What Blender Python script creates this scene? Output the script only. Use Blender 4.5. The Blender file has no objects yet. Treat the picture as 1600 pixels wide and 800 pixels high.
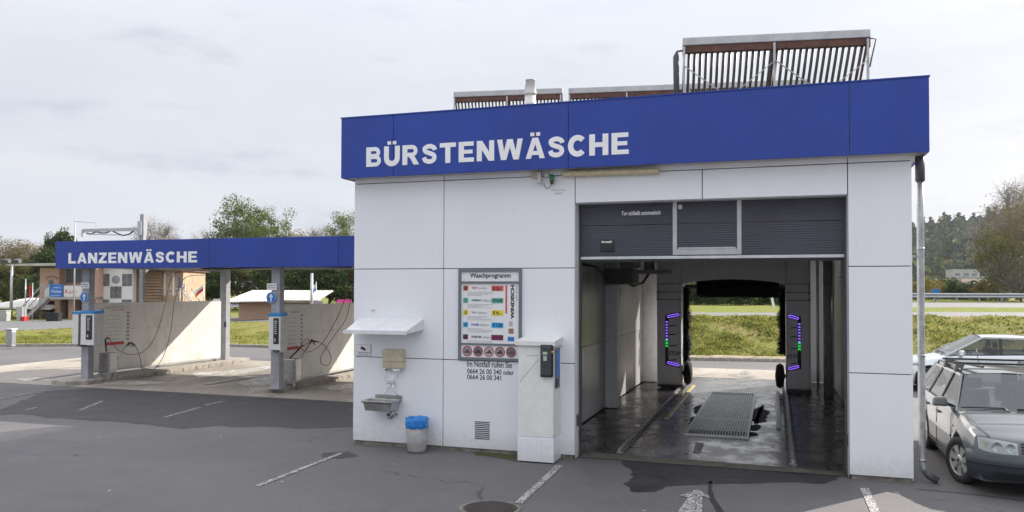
import bpy, bmesh, math, random
import numpy as np
from mathutils import Vector, Matrix
random.seed(7); RNG = np.random.default_rng(7)
R = math.radians
scn = bpy.context.scene
COL = scn.collection

# ------------------------------------------------------------------ camera
YAW, PITCH, ROLL, FPX, CAMH = .318, .0207, .0029, 1251.1, 2.65
SHIFT = 24.96
FW = Vector((math.sin(-YAW)*math.cos(PITCH), math.cos(YAW)*math.cos(PITCH), math.sin(PITCH)))
_r = FW.cross(Vector((0, 0, 1))).normalized(); _u = _r.cross(FW)
RT = _r*math.cos(ROLL)+_u*math.sin(ROLL); UP = -_r*math.sin(ROLL)+_u*math.cos(ROLL)
CAM = Vector((0, 0, CAMH))
cd = bpy.data.cameras.new('camera'); cam = bpy.data.objects.new('camera', cd); COL.objects.link(cam)
cd.sensor_width = 36; cd.lens = FPX/1600*36; cd.shift_y = SHIFT/1600; cd.clip_start = .1; cd.clip_end = 6000
m = Matrix((RT, UP, -FW)).transposed().to_4x4(); m.translation = CAM; cam.matrix_world = m
scn.camera = cam

# ------------------------------------------------------------------ light
SUN = Vector((1.02, 1.30, 1.0)).normalized()
ELEV = math.asin(SUN.z); AZ = math.atan2(SUN.x, SUN.y)
SUN_STRENGTH = 4.4; SKY_STRENGTH = .1; EXPOSURE = .82; CLOUD = 4.85; HAZE = .00013
w = bpy.data.worlds.new('World'); scn.world = w; w.use_nodes = True
nt = w.node_tree; N = nt.nodes; L = nt.links; N.clear()
def wn(t, **k):
    n = N.new(t)
    for a, b in k.items(): setattr(n, a, b)
    return n
sky = wn('ShaderNodeTexSky', sky_type='NISHITA', sun_disc=False, sun_elevation=ELEV, sun_rotation=AZ, air_density=1.0, dust_density=2.5)
tc = wn('ShaderNodeTexCoord'); mp = wn('ShaderNodeMapping'); mp.inputs['Scale'].default_value = (1, 1, 4.5)
L.new(tc.outputs['Generated'], mp.inputs['Vector'])
n1 = wn('ShaderNodeTexNoise'); n1.inputs['Scale'].default_value = 2.2; n1.inputs['Detail'].default_value = 8; n1.inputs['Roughness'].default_value = .55
n2 = wn('ShaderNodeTexNoise'); n2.inputs['Scale'].default_value = 5.5; n2.inputs['Detail'].default_value = 7; n2.inputs['Roughness'].default_value = .6
L.new(mp.outputs[0], n1.inputs['Vector']); L.new(mp.outputs[0], n2.inputs['Vector'])
r1 = wn('ShaderNodeValToRGB'); L.new(n1.outputs['Fac'], r1.inputs['Fac'])
r1.color_ramp.elements[0].position = .36; r1.color_ramp.elements[0].color = (.85, .885, .985, 1)
r1.color_ramp.elements[1].position = .60; r1.color_ramp.elements[1].color = (.955, .97, 1.02, 1)
r2 = wn('ShaderNodeValToRGB'); L.new(n2.outputs['Fac'], r2.inputs['Fac'])
r2.color_ramp.elements[0].position = .30; r2.color_ramp.elements[0].color = (.84, .855, .89, 1)
r2.color_ramp.elements[1].position = .44; r2.color_ramp.elements[1].color = (1, 1, 1, 1)
mul = wn('ShaderNodeMix', data_type='RGBA', blend_type='MULTIPLY'); mul.inputs[0].default_value = 1
L.new(r1.outputs[0], mul.inputs[6]); L.new(r2.outputs[0], mul.inputs[7])
# overcast luminance rises towards the zenith
sp = wn('ShaderNodeSeparateXYZ'); L.new(tc.outputs['Generated'], sp.inputs[0])
mr = wn('ShaderNodeMapRange'); mr.inputs[1].default_value = .25; mr.inputs[2].default_value = 1; mr.inputs[3].default_value = 1; mr.inputs[4].default_value = 2.5
L.new(sp.outputs[2], mr.inputs[0])
mk = wn('ShaderNodeMath', operation='MULTIPLY'); mk.inputs[1].default_value = CLOUD; L.new(mr.outputs[0], mk.inputs[0])
vs = wn('ShaderNodeVectorMath', operation='SCALE'); L.new(mul.outputs[2], vs.inputs[0]); L.new(mk.outputs[0], vs.inputs[3])
mx = wn('ShaderNodeMix', data_type='RGBA'); mx.inputs[0].default_value = .90
L.new(sky.outputs[0], mx.inputs[6]); L.new(vs.outputs[0], mx.inputs[7])
bg = wn('ShaderNodeBackground'); bg.inputs[1].default_value = SKY_STRENGTH; L.new(mx.outputs[2], bg.inputs[0])
wo = wn('ShaderNodeOutputWorld'); L.new(bg.outputs[0], wo.inputs[0])
sd = bpy.data.lights.new('sun', 'SUN'); sd.energy = SUN_STRENGTH; sd.angle = R(.53); sd.color = (1, .93, .84)
so = bpy.data.objects.new('sun', sd); COL.objects.link(so); so.rotation_euler = (-SUN).to_track_quat('-Z', 'Y').to_euler(); so.location = (10, 12, 40)
scn.view_settings.view_transform = 'Standard'; scn.view_settings.look = 'None'; scn.view_settings.exposure = EXPOSURE; scn.view_settings.gamma = 1
scn.render.resolution_x = 1024; scn.render.resolution_y = 512

# ------------------------------------------------------------------ helpers: surveying (a bearing from the photo crossed with a real plane)
def ray(x, y): return FW+RT*((x-800)/FPX)-UP*((y-400-SHIFT)/FPX)
def onp(x, y, ax, v):
    d = ray(x, y); t = (v-CAM[ax])/d[ax]; return CAM+d*t
def G(x, y, z=0): return onp(x, y, 2, z)
def F(x, y, Y=12.165): return onp(x, y, 1, Y)
def XP(x, y, X): return onp(x, y, 0, X)
def DP(x, y, d): return CAM+ray(x, y)*d

# ------------------------------------------------------------------ helpers: materials
def lin(c):
    return tuple(((v/255)/12.92 if v/255 <= .04045 else (((v/255)+.055)/1.055)**2.4) for v in c)+(1,)
MAT = {}
class NT:
    def __init__(s, name):
        s.m = bpy.data.materials.new(name); s.m.use_nodes = True; s.t = s.m.node_tree; s.n = s.t.nodes; s.l = s.t.links
        s.b = s.n['Principled BSDF']; s.tc = s.n.new('ShaderNodeTexCoord'); s.o = s.n['Material Output']
    def new(s, t, **k):
        n = s.n.new(t)
        for a, b in k.items(): setattr(n, a, b)
        return n
    def noise(s, scale, det=4, rough=.5, stretch=None, co='Object', dist=0):
        n = s.new('ShaderNodeTexNoise'); n.inputs['Scale'].default_value = scale; n.inputs['Detail'].default_value = det
        n.inputs['Roughness'].default_value = rough; n.inputs['Distortion'].default_value = dist
        src = s.tc.outputs[co]
        if stretch:
            mp = s.new('ShaderNodeMapping'); mp.inputs['Scale'].default_value = stretch; s.l.new(src, mp.inputs[0]); src = mp.outputs[0]
        s.l.new(src, n.inputs['Vector']); return n.outputs['Fac']
    def ramp(s, f, stops):
        r = s.new('ShaderNodeValToRGB'); s.l.new(f, r.inputs[0]); e = r.color_ramp.elements
        while len(e) < len(stops): e.new(.5)
        for el, (p, c) in zip(e, stops):
            el.position = p; el.color = c if len(c) == 4 else tuple(c)+(1,)
        return r.outputs[0]
    def mix(s, f, a, b, mode='MIX'):
        x = s.new('ShaderNodeMix', data_type='RGBA', blend_type=mode)
        for i, v in ((0, f), (6, a), (7, b)):
            if hasattr(v, 'is_linked') or hasattr(v, 'links'): s.l.new(v, x.inputs[i])
            elif i == 0: x.inputs[0].default_value = v
            else: x.inputs[i].default_value = v if len(v) == 4 else tuple(v)+(1,)
        return x.outputs[2]
    def math(s, op, a, b=0):
        x = s.new('ShaderNodeMath', operation=op)
        for i, v in ((0, a), (1, b)):
            if hasattr(v, 'links'): s.l.new(v, x.inputs[i])
            else: x.inputs[i].default_value = v
        return x.outputs[0]
    def set(s, **k):
        for a, v in k.items():
            i = s.b.inputs[a.replace('_', ' ')]
            if hasattr(v, 'links'): s.l.new(v, i)
            else: i.default_value = v
        return s
    def bump(s, f, st=.3, d=.02):
        b = s.new('ShaderNodeBump'); b.inputs['Strength'].default_value = st; b.inputs['Distance'].default_value = d
        s.l.new(f, b.inputs['Height']); s.l.new(b.outputs[0], s.b.inputs['Normal']); return s
    def rev(s, name): MAT[name] = s.m; return s.m
def g3(v, t=(1, 1, 1)): return (v*t[0], v*t[1], v*t[2], 1)
def plain(name, col, rough=.5, metal=0, var=.12, scale=6, bump=0, coat=0, **kw):
    """base colour with soft dirt variation, so that no surface is perfectly flat"""
    s = NT(name); c = col if len(col) == 4 else tuple(col)+(1,)
    f = s.noise(scale, 5, .6); f2 = s.noise(scale*7, 3, .6)
    f = s.math('ADD', s.math('MULTIPLY', f, .7), s.math('MULTIPLY', f2, .3))
    dark = tuple(x*(1-var*1.6) for x in c[:3])+(1,); light = tuple(min(1, x*(1+var*.5)) for x in c[:3])+(1,)
    s.set(Base_Color=s.ramp(f, [(.35, dark), (.62, light)]), Metallic=metal)
    rr = s.new('ShaderNodeMapRange'); s.l.new(f, rr.inputs[0]); rr.inputs[1].default_value = .3; rr.inputs[2].default_value = .7
    rr.inputs[3].default_value = max(.02, rough*.85); rr.inputs[4].default_value = min(1, rough*1.2); s.set(Roughness=rr.outputs[0])
    if coat: s.set(Coat_Weight=coat, Coat_Roughness=.06)
    if bump: s.bump(s.noise(scale*6, 4), bump, .01)
    for a, v in kw.items(): s.set(**{a: v})
    return s.rev(name)
def emit(name, col, st):
    s = NT(name); s.set(Base_Color=(0.02, .02, .02, 1), Emission_Color=col, Emission_Strength=st); return s.rev(name)

# asphalt ----------------------------------------------------------------
def asphalt(name, base, tint=(1.03, 1, .98), cracks=True, patch=.34):
    s = NT(name)
    big = s.noise(.28, 7, .62, (.55, 1, 1), dist=.4); mid = s.noise(1.1, 6, .65, dist=.6); fine = s.noise(95, 3, .7); stain = s.noise(.55, 7, .62, (1, .35, 1), dist=1.2)
    c = s.ramp(big, [(.3, g3(base*(1-patch), tint)), (.7, g3(base*(1+patch*.6), tint))])
    c = s.mix(s.ramp(mid, [(.3, (0, 0, 0)), (.75, (1, 1, 1))]), s.mix(1, c, g3(.80), 'MULTIPLY'), c)
    c = s.mix(s.ramp(stain, [(.60, (0, 0, 0)), (.74, (.5, .5, .5))]), c, g3(base*.48, tint))
    v = s.new('ShaderNodeTexVoronoi'); v.inputs['Scale'].default_value = 55; s.l.new(s.tc.outputs['Object'], v.inputs['Vector'])
    c = s.mix(s.ramp(v.outputs['Distance'], [(.0, (.55, .55, .55)), (.45, (0, 0, 0))]), c, g3(base*1.9))
    c = s.mix(s.ramp(fine, [(.35, (.75, .75, .75)), (.6, (0, 0, 0))]), c, g3(base*.30))
    gr_ = s.noise(24, 5, .75); c = s.mix(s.ramp(gr_, [(.36, (.55, .55, .55)), (.54, (0, 0, 0))]), c, g3(base*.62, tint)); c = s.mix(s.ramp(gr_, [(.58, (0, 0, 0)), (.72, (.5, .5, .5))]), c, g3(base*1.5, tint))
    # pale dropped specks
    sv = s.new('ShaderNodeTexVoronoi'); sv.inputs['Scale'].default_value = 1.3; s.l.new(s.tc.outputs['Object'], sv.inputs['Vector'])
    c = s.mix(s.ramp(sv.outputs['Distance'], [(.022, (1, 1, 1)), (.03, (0, 0, 0))]), c, g3(.5))
    if cracks:
        wv = s.new('ShaderNodeTexNoise'); wv.inputs['Scale'].default_value = 1.5; wv.inputs['Detail'].default_value = 5; s.l.new(s.tc.outputs['Object'], wv.inputs['Vector'])
        ad = s.new('ShaderNodeVectorMath', operation='MULTIPLY_ADD'); s.l.new(wv.outputs['Color'], ad.inputs[0]); ad.inputs[1].default_value = (1.1, 1.1, 0); s.l.new(s.tc.outputs['Object'], ad.inputs[2])
        cv = s.new('ShaderNodeTexVoronoi', feature='DISTANCE_TO_EDGE'); cv.inputs['Scale'].default_value = .23; s.l.new(ad.outputs[0], cv.inputs['Vector'])
        line = s.ramp(cv.outputs['Distance'], [(.0, (1, 1, 1)), (.0055, (0, 0, 0))])
        gate = s.ramp(s.noise(.4, 3), [(.50, (0, 0, 0)), (.56, (.85, .85, .85))])
        c = s.mix(s.mix(1, line, gate, 'MULTIPLY'), c, g3(.025))
    s.set(Base_Color=c, Roughness=s.ramp(mid, [(.3, g3(.62)), (.7, g3(.92))]))
    h = s.math('ADD', s.math('MULTIPLY', v.outputs['Distance'], -.5), s.math('MULTIPLY', fine, .6))
    s.bump(h, .35, .006); return s.rev(name)
asphalt('asphalt', .158, (1.06, 1, 1.0))
asphalt('fresh_asphalt', .070, (1.08, 1, 1.05), cracks=False, patch=.22)
asphalt('road_asphalt', .20, (1, 1, 1), cracks=False, patch=.12)
s = NT('wet_stain'); f = s.noise(2.2, 6, .65, dist=.8); k = s.noise(80, 3, .7)
c = s.ramp(f, [(.3, g3(.022, (1.05, 1, 1.1))), (.7, g3(.055, (1.05, 1, 1.08)))]); c = s.mix(s.ramp(k, [(.4, (.5, .5, .5)), (.6, (0, 0, 0))]), c, g3(.018))
s.set(Base_Color=c, Roughness=s.ramp(f, [(.35, g3(.45)), (.7, g3(.75))])); s.bump(k, .25, .005)
s.rev('wet_stain')
# stained concrete slab of the lance bays
s = NT('slab'); f = s.noise(.7, 7, .62, (1, .5, 1), dist=.9); f2 = s.noise(5, 6, .65); f3 = s.noise(60, 3)
c = s.ramp(f, [(.30, (.16, .14, .115)), (.48, (.33, .29, .24)), (.66, (.42, .38, .33))]); c = s.mix(s.ramp(f2, [(.35, (.45, .45, .45)), (.6, (0, 0, 0))]), c, (.14, .12, .10))
s.set(Base_Color=c, Roughness=s.ramp(f, [(.32, g3(.22)), (.55, g3(.85))])); s.bump(f3, .2, .004); s.rev('slab')
s = NT('suds'); f = s.noise(3.5, 8, .75, (1, .5, 1), dist=1.5)
c = s.ramp(f, [(.44, (.31, .28, .235)), (.60, (.62, .61, .59))]); s.set(Base_Color=c, Roughness=.5); s.rev('suds')
# wet floor of the brush bay
s = NT('wet_floor'); f = s.noise(.9, 7, .6, (1, .45, 1), dist=.3); f2 = s.noise(2.6, 8, .62, (1, .7, 1), dist=.15); f3 = s.noise(70, 3)
se = s.new('ShaderNodeSeparateXYZ'); s.l.new(s.tc.outputs['Object'], se.inputs[0])
mid = s.math('ABSOLUTE', s.math('ADD', se.outputs[0], 1.03))      # distance from the drive line, where the wet grey reflection is painted in paler
lane = s.ramp(s.math('ADD', s.math('MULTIPLY', mid, .42), s.math('MULTIPLY', f2, .36)), [(.48, (1, 1, 1)), (.80, (0, 0, 0))])
side = s.ramp(f, [(.3, (.014, .011, .012)), (.7, (.038, .031, .030))]); lanec = s.ramp(f2, [(.36, (.07, .066, .07)), (.50, (.15, .145, .145)), (.68, (.25, .24, .235))])
s.set(Base_Color=s.mix(lane, side, lanec), Roughness=s.ramp(f2, [(.36, g3(.14)), (.62, g3(.38))]))
s.bump(s.math('ADD', s.math('MULTIPLY', f2, .35), s.math('MULTIPLY', f3, .12)), .18, .006); s.rev('wet_floor')
s = NT('puddle'); f = s.noise(6, 4); s.set(Base_Color=(.010, .011, .012, 1), Roughness=.75, Specular_IOR_Level=.15); s.rev('puddle')  # dark reflection painted in as a near-black, rough colour
plain('apron', (.11, .105, .085), .85, var=.3, scale=5)
# worn road paint
s = NT('road_paint'); v = s.new('ShaderNodeTexVoronoi'); v.inputs['Scale'].default_value = 42; s.l.new(s.tc.outputs['Object'], v.inputs['Vector'])
f = s.noise(9, 6, .7); wear = s.math('ADD', s.math('MULTIPLY', v.outputs['Distance'], .8), s.math('MULTIPLY', f, .75))
fac = s.ramp(wear, [(.64, (1, 1, 1)), (.76, (0, 0, 0))])
s.set(Base_Color=s.mix(fac, (.14, .135, .13), (.66, .64, .60)), Roughness=.8); s.rev('road_paint')
s = NT('faint_paint'); f = s.noise(11, 7, .75); fac = s.ramp(f, [(.44, (0, 0, 0)), (.60, (1, 1, 1))])
s.set(Base_Color=s.mix(fac, (.075, .071, .074), (.36, .35, .34)), Roughness=.85); s.rev('faint_paint')
# grass
def grass(name, a, b, c3, dry):
    s = NT(name); f = s.noise(.35, 6, .6, (1, 1, 1)); f2 = s.noise(2.6, 7, .7); f3 = s.noise(22, 4, .75)
    c = s.ramp(f2, [(.30, a), (.5, b), (.70, c3)]); c = s.mix(s.ramp(f, [(.47, (0, 0, 0)), (.66, (.85, .85, .85))]), c, dry)
    c = s.mix(s.ramp(f3, [(.32, (.7, .7, .7)), (.56, (0, 0, 0))]), c, tuple(x*.45 for x in a))
    s.set(Base_Color=c, Roughness=.95, Specular_IOR_Level=.1); s.bump(f3, .9, .06); return s.rev(name)
grass('grass', (.11, .15, .03), (.22, .25, .05), (.30, .31, .08), (.28, .25, .10))
grass('bank_grass', (.11, .13, .03), (.22, .23, .055), (.34, .33, .09), (.30, .23, .11))
s = NT('blades'); ri = s.new('ShaderNodeNewGeometry'); f = s.noise(.8, 5, .7)
c = s.ramp(s.math('ADD', s.math('MULTIPLY', ri.outputs['Random Per Island'], .5), s.math('MULTIPLY', f, .5)), [(.2, (.10, .13, .03)), (.45, (.22, .24, .05)), (.62, (.34, .33, .09)), (.85, (.32, .25, .12))])
s.set(Base_Color=c, Roughness=.85, Specular_IOR_Level=.15)
tr = s.new('ShaderNodeBsdfTranslucent'); s.l.new(c, tr.inputs[0]); mx_ = s.new('ShaderNodeMixShader'); mx_.inputs[0].default_value = .5; s.l.new(s.b.outputs[0], mx_.inputs[1]); s.l.new(tr.outputs[0], mx_.inputs[2]); s.l.new(mx_.outputs[0], s.o.inputs[0]); s.rev('blades')
s = NT('weeds'); ri = s.new('ShaderNodeNewGeometry'); c = s.ramp(ri.outputs['Random Per Island'], [(.1, (.03, .05, .012)), (.9, (.11, .15, .035))]); s.set(Base_Color=c, Roughness=.9); s.rev('weeds')
plain('gravel_dirt', (.36, .28, .19), .95, var=.4, scale=3, bump=.5)
plain('moss', (.07, .075, .02), .95, var=.4, scale=14, bump=.5)
# foliage
def foliage(name, stops, trans=.25):
    s = NT(name); ri = s.new('ShaderNodeNewGeometry'); f = s.noise(.45, 4, .6); oi = s.new('ShaderNodeObjectInfo')
    t = s.math('ADD', s.math('MULTIPLY', ri.outputs['Random Per Island'], .45), s.math('MULTIPLY', f, .55))
    t = s.math('ADD', t, s.math('MULTIPLY', s.math('SUBTRACT', oi.outputs['Random'], .5), .16))
    c = s.ramp(t, stops); s.set(Base_Color=c, Roughness=.7, Specular_IOR_Level=.2)
    tr = s.new('ShaderNodeBsdfTranslucent'); s.l.new(c, tr.inputs[0]); mx = s.new('ShaderNodeMixShader'); mx.inputs[0].default_value = trans
    s.l.new(s.b.outputs[0], mx.inputs[1]); s.l.new(tr.outputs[0], mx.inputs[2]); s.l.new(mx.outputs[0], s.o.inputs[0]); return s.rev(name)
foliage('leaf_dark', [(.2, (.025, .045, .016)), (.5, (.052, .082, .024)), (.8, (.10, .13, .035))])
foliage('leaf_green', [(.2, (.06, .085, .022)), (.5, (.12, .16, .04)), (.8, (.22, .24, .065))], .4)
foliage('leaf_autumn', [(.2, (.10, .085, .04)), (.5, (.21, .17, .075)), (.8, (.32, .25, .10))], .3)
foliage('leaf_mixed', [(.2, (.05, .062, .02)), (.5, (.13, .13, .04)), (.8, (.24, .21, .065))], .3)
foliage('leaf_twig', [(.2, (.10, .08, .065)), (.5, (.17, .145, .12)), (.8, (.24, .21, .18))], .1)
foliage('leaf_yellow', [(.2, (.12, .11, .03)), (.5, (.22, .19, .05)), (.8, (.32, .26, .07))], .35)
plain('bark', (.12, .095, .075), .9, var=.4, scale=5, bump=.6)
plain('pale_bark', (.27, .24, .21), .9, var=.3, scale=5, bump=.6)
s = NT('hill_forest'); ri = s.new('ShaderNodeNewGeometry'); f = s.noise(.02, 4); f2 = s.noise(.9, 4, .7)
t = s.math('ADD', s.math('MULTIPLY', ri.outputs['Random Per Island'], .7), s.math('MULTIPLY', f, .35))
c = s.ramp(t, [(.15, (.024, .060, .024)), (.42, (.060, .115, .032)), (.62, (.13, .17, .045)), (.80, (.24, .20, .055)), (.95, (.28, .18, .06))])
c = s.mix(s.ramp(f2, [(.35, (.75, .75, .75)), (.6, (0, 0, 0))]), c, (.012, .022, .012)); s.set(Base_Color=c, Roughness=.95, Specular_IOR_Level=.1); s.rev('hill_forest')

# building materials
def cladding(name, col):
    s = NT(name); f = s.noise(1.1, 5, .6, (1, 1, .35)); f2 = s.noise(14, 4, .6); st = s.noise(6, 5, .7, (3.0, 3.0, .12))
    c = s.mix(s.ramp(f, [(.3, (.0, .0, .0)), (.75, (.28, .28, .28))]), col, tuple(x*.86 for x in col[:3]))
    c = s.mix(s.ramp(st, [(.58, (0, 0, 0)), (.80, (.22, .22, .22))]), c, (.42, .41, .37))
    sp_ = s.new('ShaderNodeSeparateXYZ'); s.l.new(s.tc.outputs['Object'], sp_.inputs[0])
    low = s.math('ADD', sp_.outputs[2], s.math('MULTIPLY', f2, .5))
    c = s.mix(s.ramp(low, [(.22, (.50, .50, .50)), (.62, (0, 0, 0))]), c, (.44, .42, .38))   # splash dirt above the ground
    s.set(Base_Color=c, Roughness=.32, Coat_Weight=.25, Coat_Roughness=.2); return s.rev(name)
cladding('white_cladding', (.81, .82, .85))
plain('blue_cladding', (.026, .062, .33), .42, var=.10, scale=.9, Specular_IOR_Level=.35)
plain('letter_white', (.88, .88, .88), .5, var=.04)
s = NT('grimy_white'); f = s.noise(2.4, 6, .65, (1, 1, .5), dist=.7); f2 = s.noise(30, 3)
c = s.ramp(f, [(.28, (.60, .57, .53)), (.50, (.72, .70, .66)), (.7, (.77, .75, .72))])
sp_ = s.new('ShaderNodeSeparateXYZ'); s.l.new(s.tc.outputs['Object'], sp_.inputs[0]); low = s.math('ADD', sp_.outputs[2], s.math('MULTIPLY', f, .9))
c = s.mix(s.ramp(low, [(.45, (.5, .5, .5)), (.85, (0, 0, 0))]), c, (.46, .40, .31)); s.set(Base_Color=c, Roughness=.5); s.rev('grimy_white')
s = NT('inner_wall'); f = s.noise(1.0, 6, .65, (1, 1.2, .25), dist=.7); st = s.noise(3, 5, .7, (1, 2.5, .1))
c = s.ramp(f, [(.3, (.36, .355, .36)), (.55, (.52, .51, .51)), (.75, (.62, .61, .60))]); c = s.mix(s.ramp(st, [(.5, (0, 0, 0)), (.7, (.45, .45, .45))]), c, (.25, .24, .24))
s.set(Base_Color=c, Roughness=.27, Specular_IOR_Level=.6); s.rev('inner_wall')
plain('ceiling_dark', (.05, .05, .052), .8, var=.2); plain('ceiling_light', (.38, .38, .38), .8, var=.2)
plain('joint_dark', (.055, .055, .06), .8, var=.1)
plain('roof_felt', (.16, .16, .16), .9, var=.3)
s = NT('door_panel'); wv = s.new('ShaderNodeTexWave', wave_type='BANDS', bands_direction='Z'); wv.inputs['Scale'].default_value = 9; wv.inputs['Distortion'].default_value = .25; wv.inputs['Detail Scale'].default_value = 1
s.l.new(s.tc.outputs['Object'], wv.inputs['Vector']); f = s.noise(1.2, 5, .6)
s.set(Base_Color=s.ramp(f, [(.3, (.040, .041, .056)), (.7, (.058, .060, .080))]), Roughness=.45); s.bump(wv.outputs['Fac'], .6, .006); s.rev('door_panel')
plain('aluminium', (.62, .63, .65), .38, .75, var=.1)
plain('white_metal', (.72, .72, .73), .38, var=.08)
plain('light_grey_metal', (.50, .50, .50), .42, .5, var=.12)
plain('galvanised', (.42, .43, .44), .42, .7, var=.22, scale=9)
plain('grey_paint', (.34, .34, .36), .5, var=.15, scale=5)
plain('dark_grey', (.075, .075, .08), .5, var=.15)
plain('black', (.018, .018, .02), .45, var=.15)
plain('rubber', (.022, .022, .023), .75, var=.15)
plain('stainless', (.46, .45, .44), .3, .85, var=.16, scale=8)
plain('rust', (.15, .075, .055), .85, var=.35, scale=10, bump=.4)
plain('rust_frame', (.17, .105, .085), .75, var=.35, scale=14)
plain('tube_dark', (.085, .080, .068), .35, var=.3, scale=6)
plain('beige', (.58, .50, .36), .5, var=.15)
plain('yellowed', (.66, .58, .36), .45, var=.14, scale=14)
plain('cream', (.72, .70, .66), .45, var=.06)
plain('pillar_white', (.77, .765, .74), .38, var=.06)
plain('concrete', (.36, .33, .28), .9, var=.3, scale=7, bump=.5)
plain('kerb_dark', (.22, .20, .17), .9, var=.4, scale=6, bump=.5)
plain('pink_render', (.58, .38, .28), .9, var=.1)
plain('corrugated', (.52, .51, .46), .6, var=.15, scale=1)
plain('wood_siding', (.30, .195, .11), .8, var=.2, scale=2)
plain('wood_pale', (.46, .33, .22), .8, var=.2, scale=2)
plain('wood_dark', (.10, .06, .035), .8, var=.2)
plain('check_grey', (.20, .20, .21), .8, var=.45, scale=3)
plain('check_white', (.76, .74, .70), .8, var=.05)
plain('sign_white', (.78, .78, .78), .5, var=.04)
plain('sign_blue', (.02, .17, .52), .45, var=.05)
plain('cap_blue', (.02, .22, .52), .45, var=.12)
plain('red', (.50, .035, .03), .5, var=.1)
plain('hose_red', (.33, .035, .035), .5, var=.1)
plain('hose_blue', (.03, .07, .28), .5, var=.1)
plain('flag_blue', (.05, .14, .45), .7, var=.1)
plain('pink_sign', (.75, .07, .30), .6, var=.05)
plain('yellow', (.72, .55, .04), .6, var=.2, scale=12)
plain('green', (.02, .22, .10), .5, var=.1)
plain('brass', (.55, .32, .08), .35, .6, var=.1)
plain('ink', (.03, .03, .035), .7, var=.05)
plain('ink_grey', (.30, .30, .32), .7, var=.05)
plain('ink_blue', (.05, .05, .42), .6, var=.05)
plain('frame_grey', (.15, .17, .19), .45, var=.08)
plain('p_red', (.62, .09, .08), .5, var=.04); plain('p_green', (.12, .46, .34), .5, var=.04); plain('p_yellow', (.78, .62, .02), .5, var=.04)
plain('p_cyan', (.01, .36, .72), .5, var=.04); plain('p_wine', (.14, .015, .06), .5, var=.04); plain('ink_teal', (.02, .22, .14), .6)
plain('brush_black', (.012, .012, .014), .9, var=.3); plain('brush_blue', (.02, .07, .22), .9, var=.3)
plain('gantry_shell', (.80, .79, .80), .40, .1, var=.07, scale=1.2)
plain('tile_red', (.13, .07, .055), .85, var=.25)
plain('far_wall', (.42, .42, .40), .9, var=.1)
plain('cast_iron', (.085, .07, .068), .65, .3, var=.3, scale=20)
emit('led_violet', (.30, .14, 1, 1), .95); emit('led_green', (.02, .8, .10, 1), .8); emit('lcd', (.45, .5, .42, 1), .35)
s = NT('bag_blue'); f = s.noise(12, 5, .7, (1, 1, .6)); s.set(Base_Color=s.ramp(f, [(.35, (.005, .15, .52)), (.65, (.02, .30, .78))]), Roughness=.25, Coat_Weight=.4); s.bump(f, 1, .03); s.rev('bag_blue')
s = NT('bin_plastic'); f = s.noise(5, 5, .6, (1, 1, 2)); s.set(Base_Color=s.ramp(f, [(.35, (.28, .27, .265)), (.65, (.42, .41, .40))]), Roughness=.4, Transmission_Weight=.12); s.rev('bin_plastic')
def glass(name, tint, alpha, rough=.03):
    s = NT(name); s.set(Base_Color=tint, Roughness=rough, Coat_Weight=1, Coat_Roughness=.02); tr = s.new('ShaderNodeBsdfTransparent'); tr.inputs[0].default_value = (.75, .80, .78, 1)
    mx = s.new('ShaderNodeMixShader'); mx.inputs[0].default_value = alpha; s.l.new(tr.outputs[0], mx.inputs[1]); s.l.new(s.b.outputs[0], mx.inputs[2]); s.l.new(mx.outputs[0], s.o.inputs[0]); return s.rev(name)
glass('car_glass', (.03, .035, .04, 1), .40); glass('lamp_glass', (.45, .48, .5, 1), .22); glass('windscreen_glass', (.10, .11, .12, 1), .55)
def paint(name, col, metal=.5):
    s = NT(name); f = s.noise(3, 4); s.set(Base_Color=s.ramp(f, [(.3, tuple(x*.94 for x in col)), (.7, col)]), Metallic=metal, Roughness=.33, Coat_Weight=1, Coat_Roughness=.04); return s.rev(name)
paint('paint_grey', (.062, .072, .076), .2); paint('paint_silver', (.55, .58, .60), .45)
plain('bumper_grey', (.042, .050, .060), .4, var=.1)
plain('chrome', (.75, .75, .75), .12, 1, var=.03)
plain('wheel_silver', (.50, .49, .46), .38, .5, var=.1)
plain('seat_dark', (.035, .035, .038), .9, var=.1)

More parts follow.
